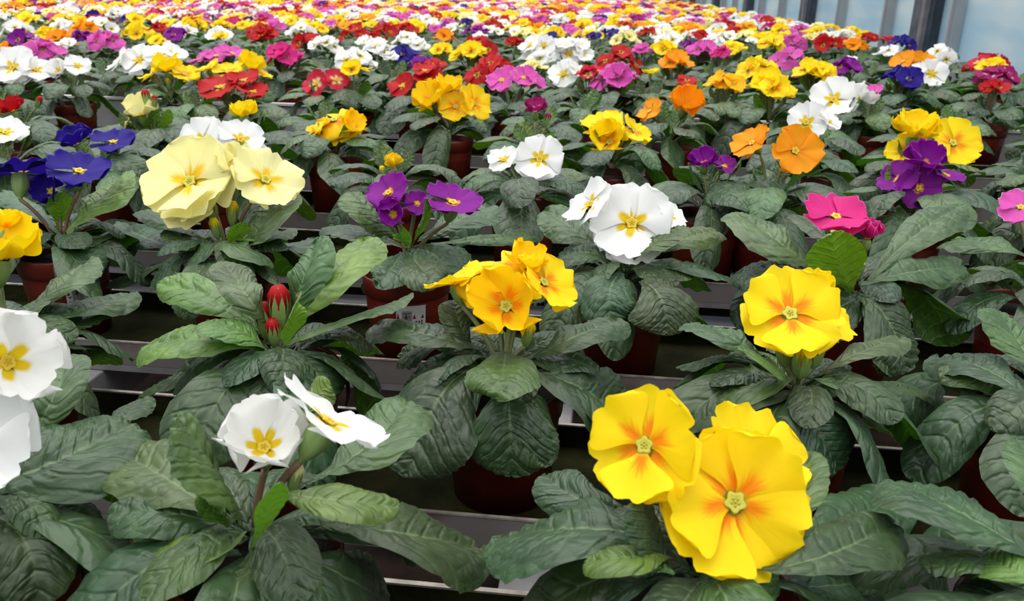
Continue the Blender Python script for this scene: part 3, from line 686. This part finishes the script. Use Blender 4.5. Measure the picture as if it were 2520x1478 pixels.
M_DEAD = plain('withered_stem', (.03, .012, .009), .8, noise=.4, nscale=80)
for nm_, pts_ in (('budding_primrose', [(838, 905, .09), (856, 950, .05), (850, 1000, .02)]), ('budding_primrose', [(842, 905, .09), (875, 950, .06), (885, 998, .03)]), ('yellow_primrose.001', [(208, 860, .10), (214, 905, .06), (209, 945, .02)])):
    rt_ = bpy.data.objects[nm_]; o0 = np.array(rt_.location)
    ww = obj('withered_stem', mesh('withered_stem', *tube(bez([at_z(*q) - o0 for q in pts_], 9), [.0012, .0016, .002, .0022, .002, .0022, .0018, .0014, .0008], 6), [M_DEAD]), rt_); ww['label'] = 'dark withered stem hanging from the pot'
# ------------------------------------------------------------------ the plants further back, one entry per bloom cluster: x, y, colour, blooms, width in pixels
LIST = """
235 352 blue 3 170|10 325 white 2 110|30 272 red 2 80|366 242 red 1 40|340 285 cream 3 100|600 283 yellow 1 80|550 345 white 4 180|820 300 yellow 5 160
580 205 red 5 165|1105 250 yellow 6 185|1320 272 wine 1 64|1292 390 white 2 185|1512 330 yellow 6 180|1655 265 orange 3 165|1912 368 orange 3 210|1752 403 purple 2 115
2265 342 yellow 6 215|2255 430 purple 6 210|2060 240 white 4 150|1995 295 white 3 130|967 412 yellow 1 58|2150 233 pink 1 34
30 165 white 4 130|170 168 white 2 100|340 145 white 7 175|415 180 yellow 6 130|570 172 yellow 6 170|530 135 pink 6 136|697 140 magenta 6 100|797 205 rose 4 115
870 180 yellow 3 80|868 145 white 5 110|800 115 white 5 80|1025 195 red 6 140|1212 165 red 6 125|1258 193 pink 7 148|1312 172 cream 4 65|1325 125 white 7 110|1402 125 white 7 100|1390 180 white 4 80
1452 190 rose 4 70|1515 195 pink 6 110|1522 137 red 6 130|1580 133 pink 4 60|1657 157 orange 4 85|1600 192 yellow 1 40|1685 210 red 2 60|1782 206 gold 4 95|1900 214 yellow 5 118|1865 165 yellow 5 100
2005 180 yellow 5 95|1938 142 pink 7 125|2072 172 purple 3 85|2250 148 orange 4 105|2190 130 white 3 70|2318 130 white 6 100|2280 185 white 4 90|2220 195 blue 5 110|2218 107 blue 4 64|2430 150 rose 6 125
2440 172 yellow 4 80|2450 193 wine 5 105|2445 222 red 4 75
55 98 purple 5 95|95 122 pink 6 100|12 130 orange 3 60|160 116 white 4 60|148 97 orange 5 80|110 84 yellow 4 60|200 93 purple 4 60|260 97 pink 7 92|210 70 orange 5 70|155 66 white 6 65|255 62 white 6 75|40 67 white 6 85
67 47 yellow 5 55|340 72 yellow 7 98|388 72 red 4 50|445 76 white 6 75|425 88 purple 4 70|392 108 yellow 4 60|540 86 white 5 65|548 96 yellow 3 40|545 66 yellow 4 50|640 72 red 6 70|652 92 red 5 66|635 66 yellow 4 60
740 76 white 5 75|762 101 red 5 85|880 76 red 7 90|948 76 red 7 100|1000 73 red 5 60|905 112 white 4 60|932 122 white 6 90|1005 96 white 5 80|1035 118 white 4 50|990 140 blue 5 75|1085 130 yellow 4 60|1157 130 yellow 6 90
1092 90 orange 4 66|1178 97 white 4 45|1182 110 red 6 95|1262 110 red 4 50|1290 86 cream 4 60|1365 82 yellow 5 58|1356 97 blue 4 36|1465 93 blue 4 42|1535 92 cream 6 76|1590 83 red 4 48|1650 97 white 6 68|1632 120 yellow 5 72
1690 116 purple 4 40|1725 127 pink 5 75|1802 122 yellow 5 68|1776 134 magenta 4 50|1755 106 white 6 64|1850 107 white 3 34|1897 107 yellow 5 66|1950 100 pink 7 80|1988 98 cream 4 40|2035 107 red 5 76|2102 110 orange 5 72|2142 97 red 3 42
1035 165 purple 4 60|1070 170 red 4 60|480 215 yellow 1 30|960 150 white 3 40|1330 150 white 4 60|2095 150 white 1 24
60 20 red 7 95|125 30 cream 6 80|180 45 yellow 7 90|230 38 blue 4 44|290 30 white 5 60|250 20 yellow 5 60|330 50 yellow 5 60|380 35 magenta 5 60|440 22 orange 5 60|520 40 pink 6 80|470 55 yellow 6 80|600 25 white 5 60|650 45 pink 5 50|700 30 red 6 70|560 20 purple 4 50
770 40 yellow 6 70|830 50 yellow 6 60|900 30 white 6 60|860 20 pink 5 50|960 45 pink 5 50|1000 30 yellow 6 60|1050 48 white 5 50|1040 20 red 5 50|1110 40 yellow 5 50|1145 58 blue 4 36|1160 50 white 5 50|1200 20 white 6 50|1210 60 red 6 70|1250 40 yellow 5 50|1290 28 white 6 50|1330 50 pink 5 50|1380 48 white 5 50|1400 28 red 5 50|1440 58 yellow 5 50|1440 40 white 6 50|1490 30 pink 5 50|1510 60 yellow 6 60
1560 40 magenta 6 60|1600 60 yellow 6 60|1620 45 white 6 60|1660 30 pink 5 50|1690 50 white 6 60|1700 75 orange 5 60|1740 55 cream 6 60|1745 35 white 6 60|1770 70 white 6 70|1810 45 white 6 60|1835 66 yellow 4 40|1840 50 white 5 50|1720 90 red 4 50|1790 60 red 4 50|1920 76 yellow 5 50|1900 66 magenta 4 50|1965 72 pink 4 40|2025 90 white 3 30|1715 22 red 5 50
"""
CN = dict(amber='amber', yellow='yellow', gold='golden yellow', orange='orange', white='white', cream='pale cream', red='red', rose='rose red', pink='pink', magenta='magenta', purple='purple', blue='deep blue', wine='bicolour')
NMS = dict(amber='yellow_primrose', yellow='yellow_primrose', gold='golden_primrose', orange='orange_primrose', white='white_primrose', cream='cream_primrose', red='red_primrose', rose='rose_primrose', pink='pink_primrose', magenta='magenta_primrose', purple='purple_primrose', blue='blue_primrose', wine='bicolour_primrose')
def place_cluster(px, py):
    p = at_z(px, py, .178)
    if p[1] < 2.07:
        k = min('DEFG', key=lambda k: abs(ROW[k] - p[1])); Y = ROW[k]; q = at_y(px, py, Y)
        return q, k
    return p, None
PL = []
for ent in LIST.replace('\n', '|').split('|'):
    if not ent.strip(): continue
    a, b, c, n, wd = ent.split(); q, k = place_cluster(float(a), float(b))
    PL.append(dict(px=float(a), py=float(b), col=c, n=int(n), w=float(wd) * (1.22 if float(b) < 260 else 1.08), p=q, row=k))

far_ = [d for d in PL if d['row'] is None]
for it in range(60):                                          # overlapping pots step apart along the line of sight
    for i_, a in enumerate(far_):
        for b in far_[i_ + 1:]:
            dx, dy = a['p'][0] - b['p'][0], a['p'][1] - b['p'][1]
            if abs(dx) < .10 and math.hypot(dx, dy) < .115:
                f_, k_ = (a, b) if (a['py'], a['px']) > (b['py'], b['px']) else (b, a)
                for e_, sg in ((f_, -1), (k_, 1)):
                    Yn = e_['p'][1] + sg * .008
                    if Yn > YT + .07: e_['p'] = at_y(e_['px'], e_['py'], Yn)
OV = {(235, 352): [('blue',190,352,50,22,-20,{'cup':'bowl'}),('blue',278,347,58,16,30,{})],
 (550, 345): [('white',498,345,66,50,-20,{'npet':6}),('white',592,342,62,46,40,{}),('white',628,376,40,32,60,{'dd':-.01})],
 (820, 300): [('amber',822,292,64,25,0,{'cup':'dome','double':True,'dd':.01}),('amber',862,312,46,45,60,{'cup':'bowl'}),('amber',778,320,48,32,-60,{})],
 (1105, 250): [('amber',1066,250,58,42,-20,{'cup':'bowl'}),('amber',1122,262,46,48,5,{'dd':-.01}),('amber',1165,252,54,56,62,{}),('amber',1105,222,46,14,0,{'dd':.02,'cup':'bowl'})],
 (1292, 390): [('white',1328,390,66,55,0,{'npet':6}),('white',1240,392,44,42,-30,{})],
 (1512, 330): [('yellow',1500,348,62,50,-12,{'cup':'bowl','dd':-.01}),('yellow',1482,304,58,22,-20,{'dd':.015}),('yellow',1562,322,50,44,60,{})],
 (1655, 265): [('orange',1598,272,38,42,-50,{}),('orange',1686,262,55,36,10,{'cup':'bowl','npet':6})],
 (1912, 368): [('orange',1850,350,56,45,-60,{}),('orange',1958,370,68,60,15,{'dd':-.01})],
 (1752, 403): [('purple',1732,402,44,25,-20,{'cup':'bowl'}),('purple',1782,408,36,25,40,{})],
 (2265, 342): [('yellow',2346,350,70,46,15,{}),('yellow',2250,328,64,16,0,{'cup':'bowl','double':True}),('yellow',2222,372,46,42,-40,{})],
 (2255, 430): [('purple',2210,440,54,42,-50,{}),('purple',2260,462,58,60,-5,{'dd':-.015}),('purple',2272,402,62,28,0,{'cup':'bowl'}),('purple',2328,428,50,26,60,{})],
 (2060, 240): [('white',2052,244,62,50,-5,{'npet':6}),('white',2118,242,44,42,70,{'cup':'bowl'})],
 (1995, 295): [('white',1984,300,56,55,-5,{}),('white',2040,297,34,36,60,{})],
 (580, 205): [('red',542,212,56,25,-10,{}),('red',622,224,42,16,40,{'dd':-.01}),('red',598,196,46,16,0,{'dd':.02})],
 (1320, 272): [('wine',1318,272,36,16,0,{'cup':'bowl'}),('B',1346,294,34,'wine')],
 (600, 283): [('yellow',600,284,44,6,0,{'cup':'bowl'})],
 (340, 285): [('cream',350,280,52,18,20,{'cup':'bowl'}),('cream',312,300,30,50,-60,{})],
 (967, 412): [('amber',968,410,34,12,0,{'cup':'cup'}),('B',942,422,30,'yellow')],
 (10, 325): [('white',14,324,56,28,40,{})],
 (30, 272): [('red',30,272,42,16,0,{'cup':'bowl'}),('B',95,250,30,'red')],
 (366, 242): [('B',360,240,40,'red'),('B',380,248,28,'red')],
 (30, 165): [('white',30,165,60,50,0,{'npet':6,'double':True}),('white',88,170,42,42,60,{})],
 (170, 168): [('white',147,175,33,55,-5,{'cup':'bowl','npet':6}),('white',192,162,33,48,40,{})],
 (340, 145): [('white',342,148,46,48,0,{'npet':6}),('white',293,150,40,45,-50,{}),('white',392,136,42,30,30,{}),('white',428,128,34,40,70,{'dd':.02})],
 (415, 180): [('yellow',412,172,46,16,0,{'cup':'bowl'}),('yellow',372,182,36,30,-60,{}),('yellow',455,182,38,28,60,{}),('B',415,205,28,'yellow')],
 (530, 135): [('pink',532,136,40,22,0,{}),('pink',572,130,36,22,60,{}),('pink',490,144,32,30,-50,{})],
 (570, 172): [('yellow',562,176,44,22,0,{}),('yellow',616,166,42,30,50,{'cup':'bowl'}),('yellow',510,166,34,20,-60,{}),('yellow',648,182,24,30,80,{})],
 (1258, 193): [('pink',1234,196,42,44,-10,{}),('pink',1288,190,38,36,20,{}),('pink',1318,200,30,36,70,{'dd':.01})],
 (1390, 180): [('white',1386,182,40,52,-5,{}),('white',1420,172,32,42,60,{})],
 (797, 205): [('rose',777,205,38,56,-15,{}),('rose',828,196,34,46,40,{})],
 (1025, 195): [('red',990,210,38,46,-20,{}),('red',1055,196,40,36,20,{}),('red',1045,172,34,20,0,{'dd':.02})],
 (2280, 185): [('white',2292,182,40,54,0,{'npet':6}),('white',2250,178,30,36,-50,{'dd':.01})],
 (2250, 148): [('orange',2222,150,34,42,-55,{}),('orange',2272,152,34,42,10,{})],
 (1402, 125): [('white',1400,132,38,52,-5,{'npet':6,'double':True}),('white',1435,130,30,46,40,{}),('white',1390,108,32,20,0,{'dd':.02}),('white',1428,108,28,25,50,{'dd':.03})],
 (1325, 125): [('white',1338,112,32,45,10,{'dd':.02}),('white',1302,112,32,36,-40,{'dd':.02}),('white',1300,145,30,48,-30,{}),('white',1342,146,30,52,0,{})]}
def cluster_plant(d, lod, rnd):
    p = d['p']; Y = p[1]; zf = float(np.clip(p[2] - ZB, .135, .225))
    Rw = d['w'] * depth(p) / F / 2
    rf = min(.037, max(.022, Rw * .60)) if d['n'] > 1 else min(.034, max(.016, Rw))
    spread = max(Rw - rf * .9, .0)
    root = empty(NMS[d['col']], (p[0], Y, ZB), 0); d['root'] = root
    zr = min(.112, zf - .025)
    if lod == 0:
        put_pot(root)
    near = d['row'] is not None
    if lod == 0: rosette(root, 6, 5 if near else 4, 4, rnd.uniform(1.05, 1.2), zr, 0, rnd)
    elif lod == 1: rosette(root, 4, 2, 1, rnd.uniform(1., 1.15), zr, 1, rnd)
    n = d['n']
    a0 = rnd.uniform(0, 6.28)
    ov = OV.get((d['px'], d['py']))
    if ov:
        for fl in ov:
            if fl[0] == 'B':
                q_ = at_y(fl[1], fl[2], Y); bud(root, q_, fl[3] * depth(q_) / F, fl[4], zr)
            else: hero_flower(root, *fl[:6], **{**fl[6], 'zb': zr})
        n = 0
    for k in range(n):
        rad = spread * math.sqrt((k + .3) / n) * 1.15 if n > 1 else 0
        a = a0 + k * 2.39996
        dx, dy = rad * math.cos(a), rad * math.sin(a)
        tl = min(62, math.degrees(rad / .075) + rnd.uniform(5, 18))
        az = math.degrees(math.atan2(dx, -dy))
        nv = Vector(normal_of(tl, az)) + Vector((0, -.28, 0))
        zz = zf + .012 - rad * rad / .10 + rnd.uniform(-.004, .006)
        f = obj('flower', mid_flower(d['col'], rnd.randrange(3), 0 if lod == 0 else 1), root)
        f.matrix_local = Matrix.Translation((dx, dy, zz)) @ frame_of(nv, rnd.uniform(0, 1.2)) @ Matrix.Scale(rf * rnd.uniform(.9, 1.1), 4)
        if lod == 0:
            low = np.array(root.matrix_basis @ (f.matrix_basis @ Vector((0, 0, -.7))))
            s_ = stalk_to(root, low, zr, M_STALK_RED if d['col'] in ('pink', 'purple', 'blue', 'red') else M_STALK, rad=.0014, seg=5)
            s_.parent = f; s_.matrix_parent_inverse = f.matrix_basis.inverted()
    TAKEN.append((p[0], Y))

PL.sort(key=lambda d: d['p'][1])
ORD = ['', 'second', 'third', 'fourth', 'fifth', 'sixth', 'seventh', 'eighth', 'ninth', 'tenth', 'eleventh', 'twelfth', 'thirteenth', 'fourteenth', 'fifteenth', 'sixteenth', 'seventeenth', 'eighteenth', 'nineteenth', 'twentieth'] + ['twenty-' + w_ for w_ in ('first', 'second', 'third', 'fourth', 'fifth', 'sixth', 'seventh', 'eighth', 'ninth')] + ['thirtieth'] + ['thirty-' + w_ for w_ in ('first', 'second', 'third', 'fourth', 'fifth', 'sixth', 'seventh', 'eighth', 'ninth')] + ['fortieth'] * 30
def nbr(d, dx):
    best = None
    for e_ in PL:
        if e_ is d: continue
        ddx = (e_['px'] - d['px']) * dx; ddy = abs(e_['py'] - d['py'])
        if ddx > 8 and ddy < 45:
            s_ = ddx + ddy * 1.5
            if best is None or s_ < best[0]: best = (s_, e_)
    return best[1] if best else None
def front(d):
    best = None
    for e_ in PL:
        if e_ is d: continue
        ddy = e_['py'] - d['py']; ddx = abs(e_['px'] - d['px'])
        if ddy > 8 and ddx < 130:
            s_ = ddy + ddx
            if best is None or s_ < best[0]: best = (s_, e_)
    return best[1] if best else None
used = {}
def set_label(d):
    n = d['n']; C = CN[d['col']]
    size = 'single bloomed' if n == 1 else 'few bloomed' if n <= 3 else 'full headed' if n >= 6 else 'bunched'
    l, r, f = nbr(d, -1), nbr(d, 1), front(d)
    where = {None: 'far bench'}.get(d['row'], 'near troughs')
    bits = [f'{size} {C} primrose']
    sides = (f"between {CN[l['col']]} and {CN[r['col']]} neighbours" if l and r else f"beside a {CN[(l or r)['col']]} one at the row end" if (l or r) else 'standing alone')
    cands = [f"{bits[0]} {sides}, behind a {CN[f['col']]} one" if f else f"{bits[0]} {sides} in the {where}"]
    if f:
        l2, r2 = nbr(f, -1), nbr(f, 1); ff = front(f)
        if ff: cands.append(f"{size} {C} primrose {sides}, behind {CN[f['col']]} then {CN[ff['col']]}")
    rown = int((d['p'][1] - 2.18) / .25) + 1
    if d['row'] is None:
        cands.append(cands[0] + f", {ORD[rown - 1] or 'first'} tray row")
    else: cands.append(cands[0] + f", {dict(D='fourth', E='fifth', F='sixth', G='seventh', H='eighth')[d['row']]} trough")
    same = sorted([e_ for e_ in PL if e_['col'] == d['col'] and e_['row'] == d['row'] and (d['row'] or int((e_['p'][1] - 2.18) / .25) + 1 == rown)], key=lambda e_: e_['px'])
    kk = same.index(d)
    cands.append(f"{size} {C} primrose, {ORD[kk] + ' ' if kk else ''}{C} one from the left in {(ORD[rown - 1] or 'first') + ' tray row' if d['row'] is None else 'its trough'}")
    for c_ in cands:
        c_ = c_.replace('a orange', 'an orange')
        if c_ not in used and len(c_.split()) <= 16: break
    used[c_] = 1
    tag(d['root'], c_, 'primrose', f"{C} primroses")
rnd = random.Random(3); PL2 = []
for d in PL:
    cluster_plant(d, 0 if d['py'] > 120 else 1, rnd); set_label(d)

for k in 'DEFG':
    xs = sorted(t[0] for t in TAKEN if abs(t[1] - ROW[k]) < .05); lim = .62 * ROW[k] + .25
    xq = -lim - .2
    while xq < min(lim - .1, 1.35):
        rq = ((right.x * xq + right.y * ROW[k] + right.z * (.1 - HC)) / depth((xq, ROW[k], ZB + .1))) * F + CX
        if k in 'FG' and any(a_ < rq < b_ for a_, b_ in ((60, 350), (860, 1000), (1780, 1960), (2400, 2600))): xq += .04; continue
        if all(abs(xq - t) > .165 for t in xs):
            root = empty('leafy_primrose', (xq, ROW[k], ZB)); put_pot(root); rosette(root, 6, 5, 4, rnd.uniform(1.0, 1.15), .10, 0, rnd)
            lf_ = [t for t in PL if t['row'] == k]; nb = min(lf_, key=lambda t: abs(t['p'][0] - xq)); xs.append(xq)
            PL2.append((root, k, xq, nb)); xq += .2
        else: xq += .04
nth = {}
for root, k, xq, nb in PL2:
    tr_ = dict(D='fourth', E='fifth', F='sixth', G='seventh', H='eighth')[k]; nth[k] = nth.get(k, 0) + 1; c_ = nth[k] - 1
    tag(root, f"leafy green primrose without blooms, {ORD[c_] + ' ' if c_ else 'first '}leafy one from the left in the {tr_} trough", 'primrose', 'leafy primroses in the near troughs')
# ------------------------------------------------------------------ ordinary plants that fill the far benches
WTS = [('yellow', .27), ('white', .25), ('red', .15), ('pink', .13), ('orange', .06), ('magenta', .05), ('purple', .03), ('blue', .025), ('cream', .035)]
def pick(rnd):
    u = rnd.random() * sum(w_ for _, w_ in WTS)
    for c, w_ in WTS:
        u -= w_
        if u <= 0: return c
    return 'white'
TK = np.array(TAKEN)
pos = []
r2 = random.Random(11); Yg = 2.30; rr_ = 0
while Yg < 12.6:
    xlim = -.72 * Yg - .3; xg = XEDGE(Yg) - .03
    xg -= (.09 if rr_ % 2 else 0)
    while xg > xlim:
        q = (xg + r2.uniform(-.03, .03), Yg + r2.uniform(-.025, .025))
        dmin = np.min(np.hypot(TK[:, 0] - q[0], (TK[:, 1] - q[1]) * .9))
        thr = .14 if Yg < 4 else .11
        if dmin > thr: pos.append((q[0], q[1], rr_))
        xg -= .185
    Yg += .165; rr_ += 1
pos.sort(key=lambda q: q[1])
NGREEN = NIND = 0; rest = []
BUDGET = 300 - len(PL) + 60
def ordn(k):
    return ORD[k] if k else 'first'
FILL = []
def fill_label(root, c, q): FILL.append((root, c, q))
for q in pos:
    leafy = q[1] < 4.0
    if NGREEN + NIND < BUDGET:
        if leafy:
            root = empty('leafy_primrose', (q[0], q[1], ZB)); rosette(root, 5, 2, 3, r2.uniform(.95, 1.1), .105, 1, r2)
            fill_label(root, 'leafy', q); NGREEN += 1
        else:
            c = pick(r2); root = empty(NMS[c], (q[0], q[1], ZB))
            a0 = r2.uniform(0, 6)
            V, Fc, UV, U2, base = [], [], [], [], 0
            for k in range(7):
                i = r2.choice(KOUT + KDR); ang = a0 + k * .9
                mt_ = np.array(Matrix.Rotation(ang, 3, 'Z')); v = LIB[i][3] @ mt_.T + np.array([0, 0, .10])
                V.append(v); Fc += [tuple(f_ + base) for f_ in LIB[i][4]]; UV.append(LIB[i][5]); U2.append(LIB[i][6]); base += len(v)
            fo = obj('foliage', mesh('foliage', np.concatenate(V), Fc, [M_LEAF], np.concatenate(UV), np.concatenate(U2)), root, None, TINT[1]); fo['kind'] = 'stuff'
            for k in range(r2.randint(4, 6)):
                rad = .019 * k ** .5 * 1.3; a = k * 2.4
                f = obj('flower', mid_flower(c, r2.randrange(3), 1), root)
                f.matrix_local = Matrix.Translation((rad * math.cos(a), rad * math.sin(a), .182 - rad * .3)) @ frame_of((rad * 14 * math.cos(a), rad * 14 * math.sin(a) - .25, 1), r2.uniform(0, 1)) @ Matrix.Scale(.032, 4)
            fill_label(root, c, q); NIND += 1
    else: rest.append(q)
rowfirst = {}
for root, c, q in FILL: rowfirst.setdefault((q[2], c), []).append((q[0], root))
allc = [(d['p'][0], d['p'][1], d['col']) for d in PL]
for (rw, c), lst in rowfirst.items():
    for k, (xq, root) in enumerate(sorted(lst, key=lambda t: t[0])):
        yq = root.location.y
        nb = sorted((math.hypot(t[0] - xq, (t[1] - yq)), t[2]) for t in allc if t[1] < yq + .05)[:1]
        nm = 'leafy' if c == 'leafy' else CN[c]
        desc = 'leafy bloomless' if c == 'leafy' else CN[c]
        tag(root, f"{desc} primrose by a {CN[nb[0][1]]} one, {ordn(k)} such from the left, {ordn(rw)} tray row".replace('a orange', 'an orange').replace('a amber', 'an amber'), 'primrose', 'leafy primroses between the blooms' if c == 'leafy' else f'distant {CN[c]} primroses')
# the remaining far plants: one mass
V, Fc, UV, U2, MI, base = [], [], [], [], [], 0
cols = list(PET); MATS = [M_LEAF] + [PET[c] for c in cols]
FL = {}
for v_ in range(3):
    fv, ff, fu, fm = joined_flower('white', 40 + v_, 3, 2, False, 5, .12); FL[v_] = (fv, np.array(ff), fu)
for q in rest:
    c = pick(r2); far = q[1] > 8
    for k in range(5 if not far else 3):
        i = r2.choice(KOUT); mt_ = np.array(Matrix.Rotation(k * 1.3 + r2.uniform(0, 1), 3, 'Z'))
        v = LIB[i][3] @ mt_.T * 1.0 + np.array([q[0], q[1], ZB + .11]); V.append(v); Fc.append(LIB[i][4] + base); UV.append(LIB[i][5]); U2.append(LIB[i][6]); MI += [0] * len(LIB[i][4]); base += len(v)
    h0 = r2.uniform(.165, .20)
    for k in range(r2.randint(4, 6)):
        rad = .020 * k ** .5 * 1.35; a = k * 2.4 + r2.uniform(0, 1); fv, ff, fu = FL[r2.randrange(3)]
        mm = Matrix.Translation((q[0] + rad * math.cos(a), q[1] + rad * math.sin(a), ZB + h0 - rad * .3)) @ frame_of((rad * 14 * math.cos(a), rad * 14 * math.sin(a) - .25, 1), r2.uniform(0, 1)) @ Matrix.Scale(.033, 4)
        mm = np.array(mm); v = fv @ mm[:3, :3].T + mm[:3, 3]
        V.append(v); Fc.append(ff + base); UV.append(fu); U2.append(fu * 0); MI += [1 + cols.index(c)] * len(ff); base += len(v)
me = mesh('distant_primroses', np.concatenate(V), np.concatenate(Fc), MATS, np.concatenate(UV), np.concatenate(U2), midx=MI)
o = obj('distant_primroses', me, None, None, TINT[1]); tag(o, 'mass of mixed primroses too distant to count on the farthest benches', 'primroses', kind='stuff')

# ------------------------------------------------------------------ price labels on two pots
def pot_label(root, ang, w_, h_, zc):
    R0 = lambda z: .039 + (.0445 - .039) * z / 1.12 / .064
    def patch(name, a0, a1, z0, z1, off, mat, parent, n=8):
        V, Fc = [], []
        for i in range(n + 1):
            a = a0 + (a1 - a0) * i / n
            for z in (z0, z1): V.append(((R0(z) + off) * math.cos(a), (R0(z) + off) * math.sin(a), z))
        for i in range(n): Fc.append((2 * i, 2 * i + 2, 2 * i + 3, 2 * i + 1))
        return V, Fc
    hw = w_ / 2 / .045
    lab = obj('price_label', mesh('price_label', *patch('l', ang - hw, ang + hw, zc - h_ / 2, zc + h_ / 2, .0006, None, None), [M_LABEL]), root); lab['label'] = 'white paper label with a barcode'
    V, Fc = [], []; r = random.Random(5); z = zc - h_ / 2 + .003
    while z < zc + h_ / 2 - .006:
        t = r.choice((.0005, .0008, .0013)); v, f = patch('b', ang - hw * .62, ang + hw * .05, z, z + t, .0009, None, None, 4)
        Fc += [tuple(i + len(V) for i in q) for q in f]; V += v; z += t + r.choice((.0006, .0009))
    for k in range(3):
        z = zc - h_ / 2 + .003
        while z < zc + .004:
            t = r.uniform(.0008, .002); a = ang + hw * (.28 + .2 * k); v, f = patch('b', a, a + hw * .11, z, z + t, .0009, None, None, 2)
            Fc += [tuple(i + len(V) for i in q) for q in f]; V += v; z += t + .0006
    bc = obj('barcode', mesh('barcode', V, Fc, [M_INK]), lab); bc['kind'] = 'stuff'
    cu = bpy.data.curves.new('barcode_digits', 'FONT'); cu.body = '0 11261 4'; cu.size = .0062; cu.materials.append(M_INK)
    tmp = bpy.data.objects.new('tmp', cu); COL.objects.link(tmp); bpy.context.view_layer.update()
    tme = bpy.data.meshes.new_from_object(tmp.evaluated_get(bpy.context.evaluated_depsgraph_get())); bpy.data.objects.remove(tmp); tme.materials.clear(); tme.materials.append(M_INK)
    tx = obj('barcode_digits', tme, lab); a = ang - hw * .66
    out = Vector((math.cos(a), math.sin(a), 0)); upd = Vector((0, 0, 1)); tang = upd.cross(out)
    mm = Matrix((upd, -tang, out)).transposed().to_4x4(); mm.translation = out * (R0(zc) + .0012) + Vector((0, 0, zc - h_ / 2 + .003))
    tx.matrix_local = mm
for rt in [o for o in COL.objects if o.get('label', '').startswith(('purple primrose with magenta', 'blue primrose with three'))]:
    if rt.name.startswith('purple'): pot_label(rt, math.radians(-72), .032, .044, .049)
    else: pot_label(rt, math.radians(-38), .034, .044, .049)
print('plants', len(PL), NGREEN, NIND, len(rest), 'objects', len(COL.objects))
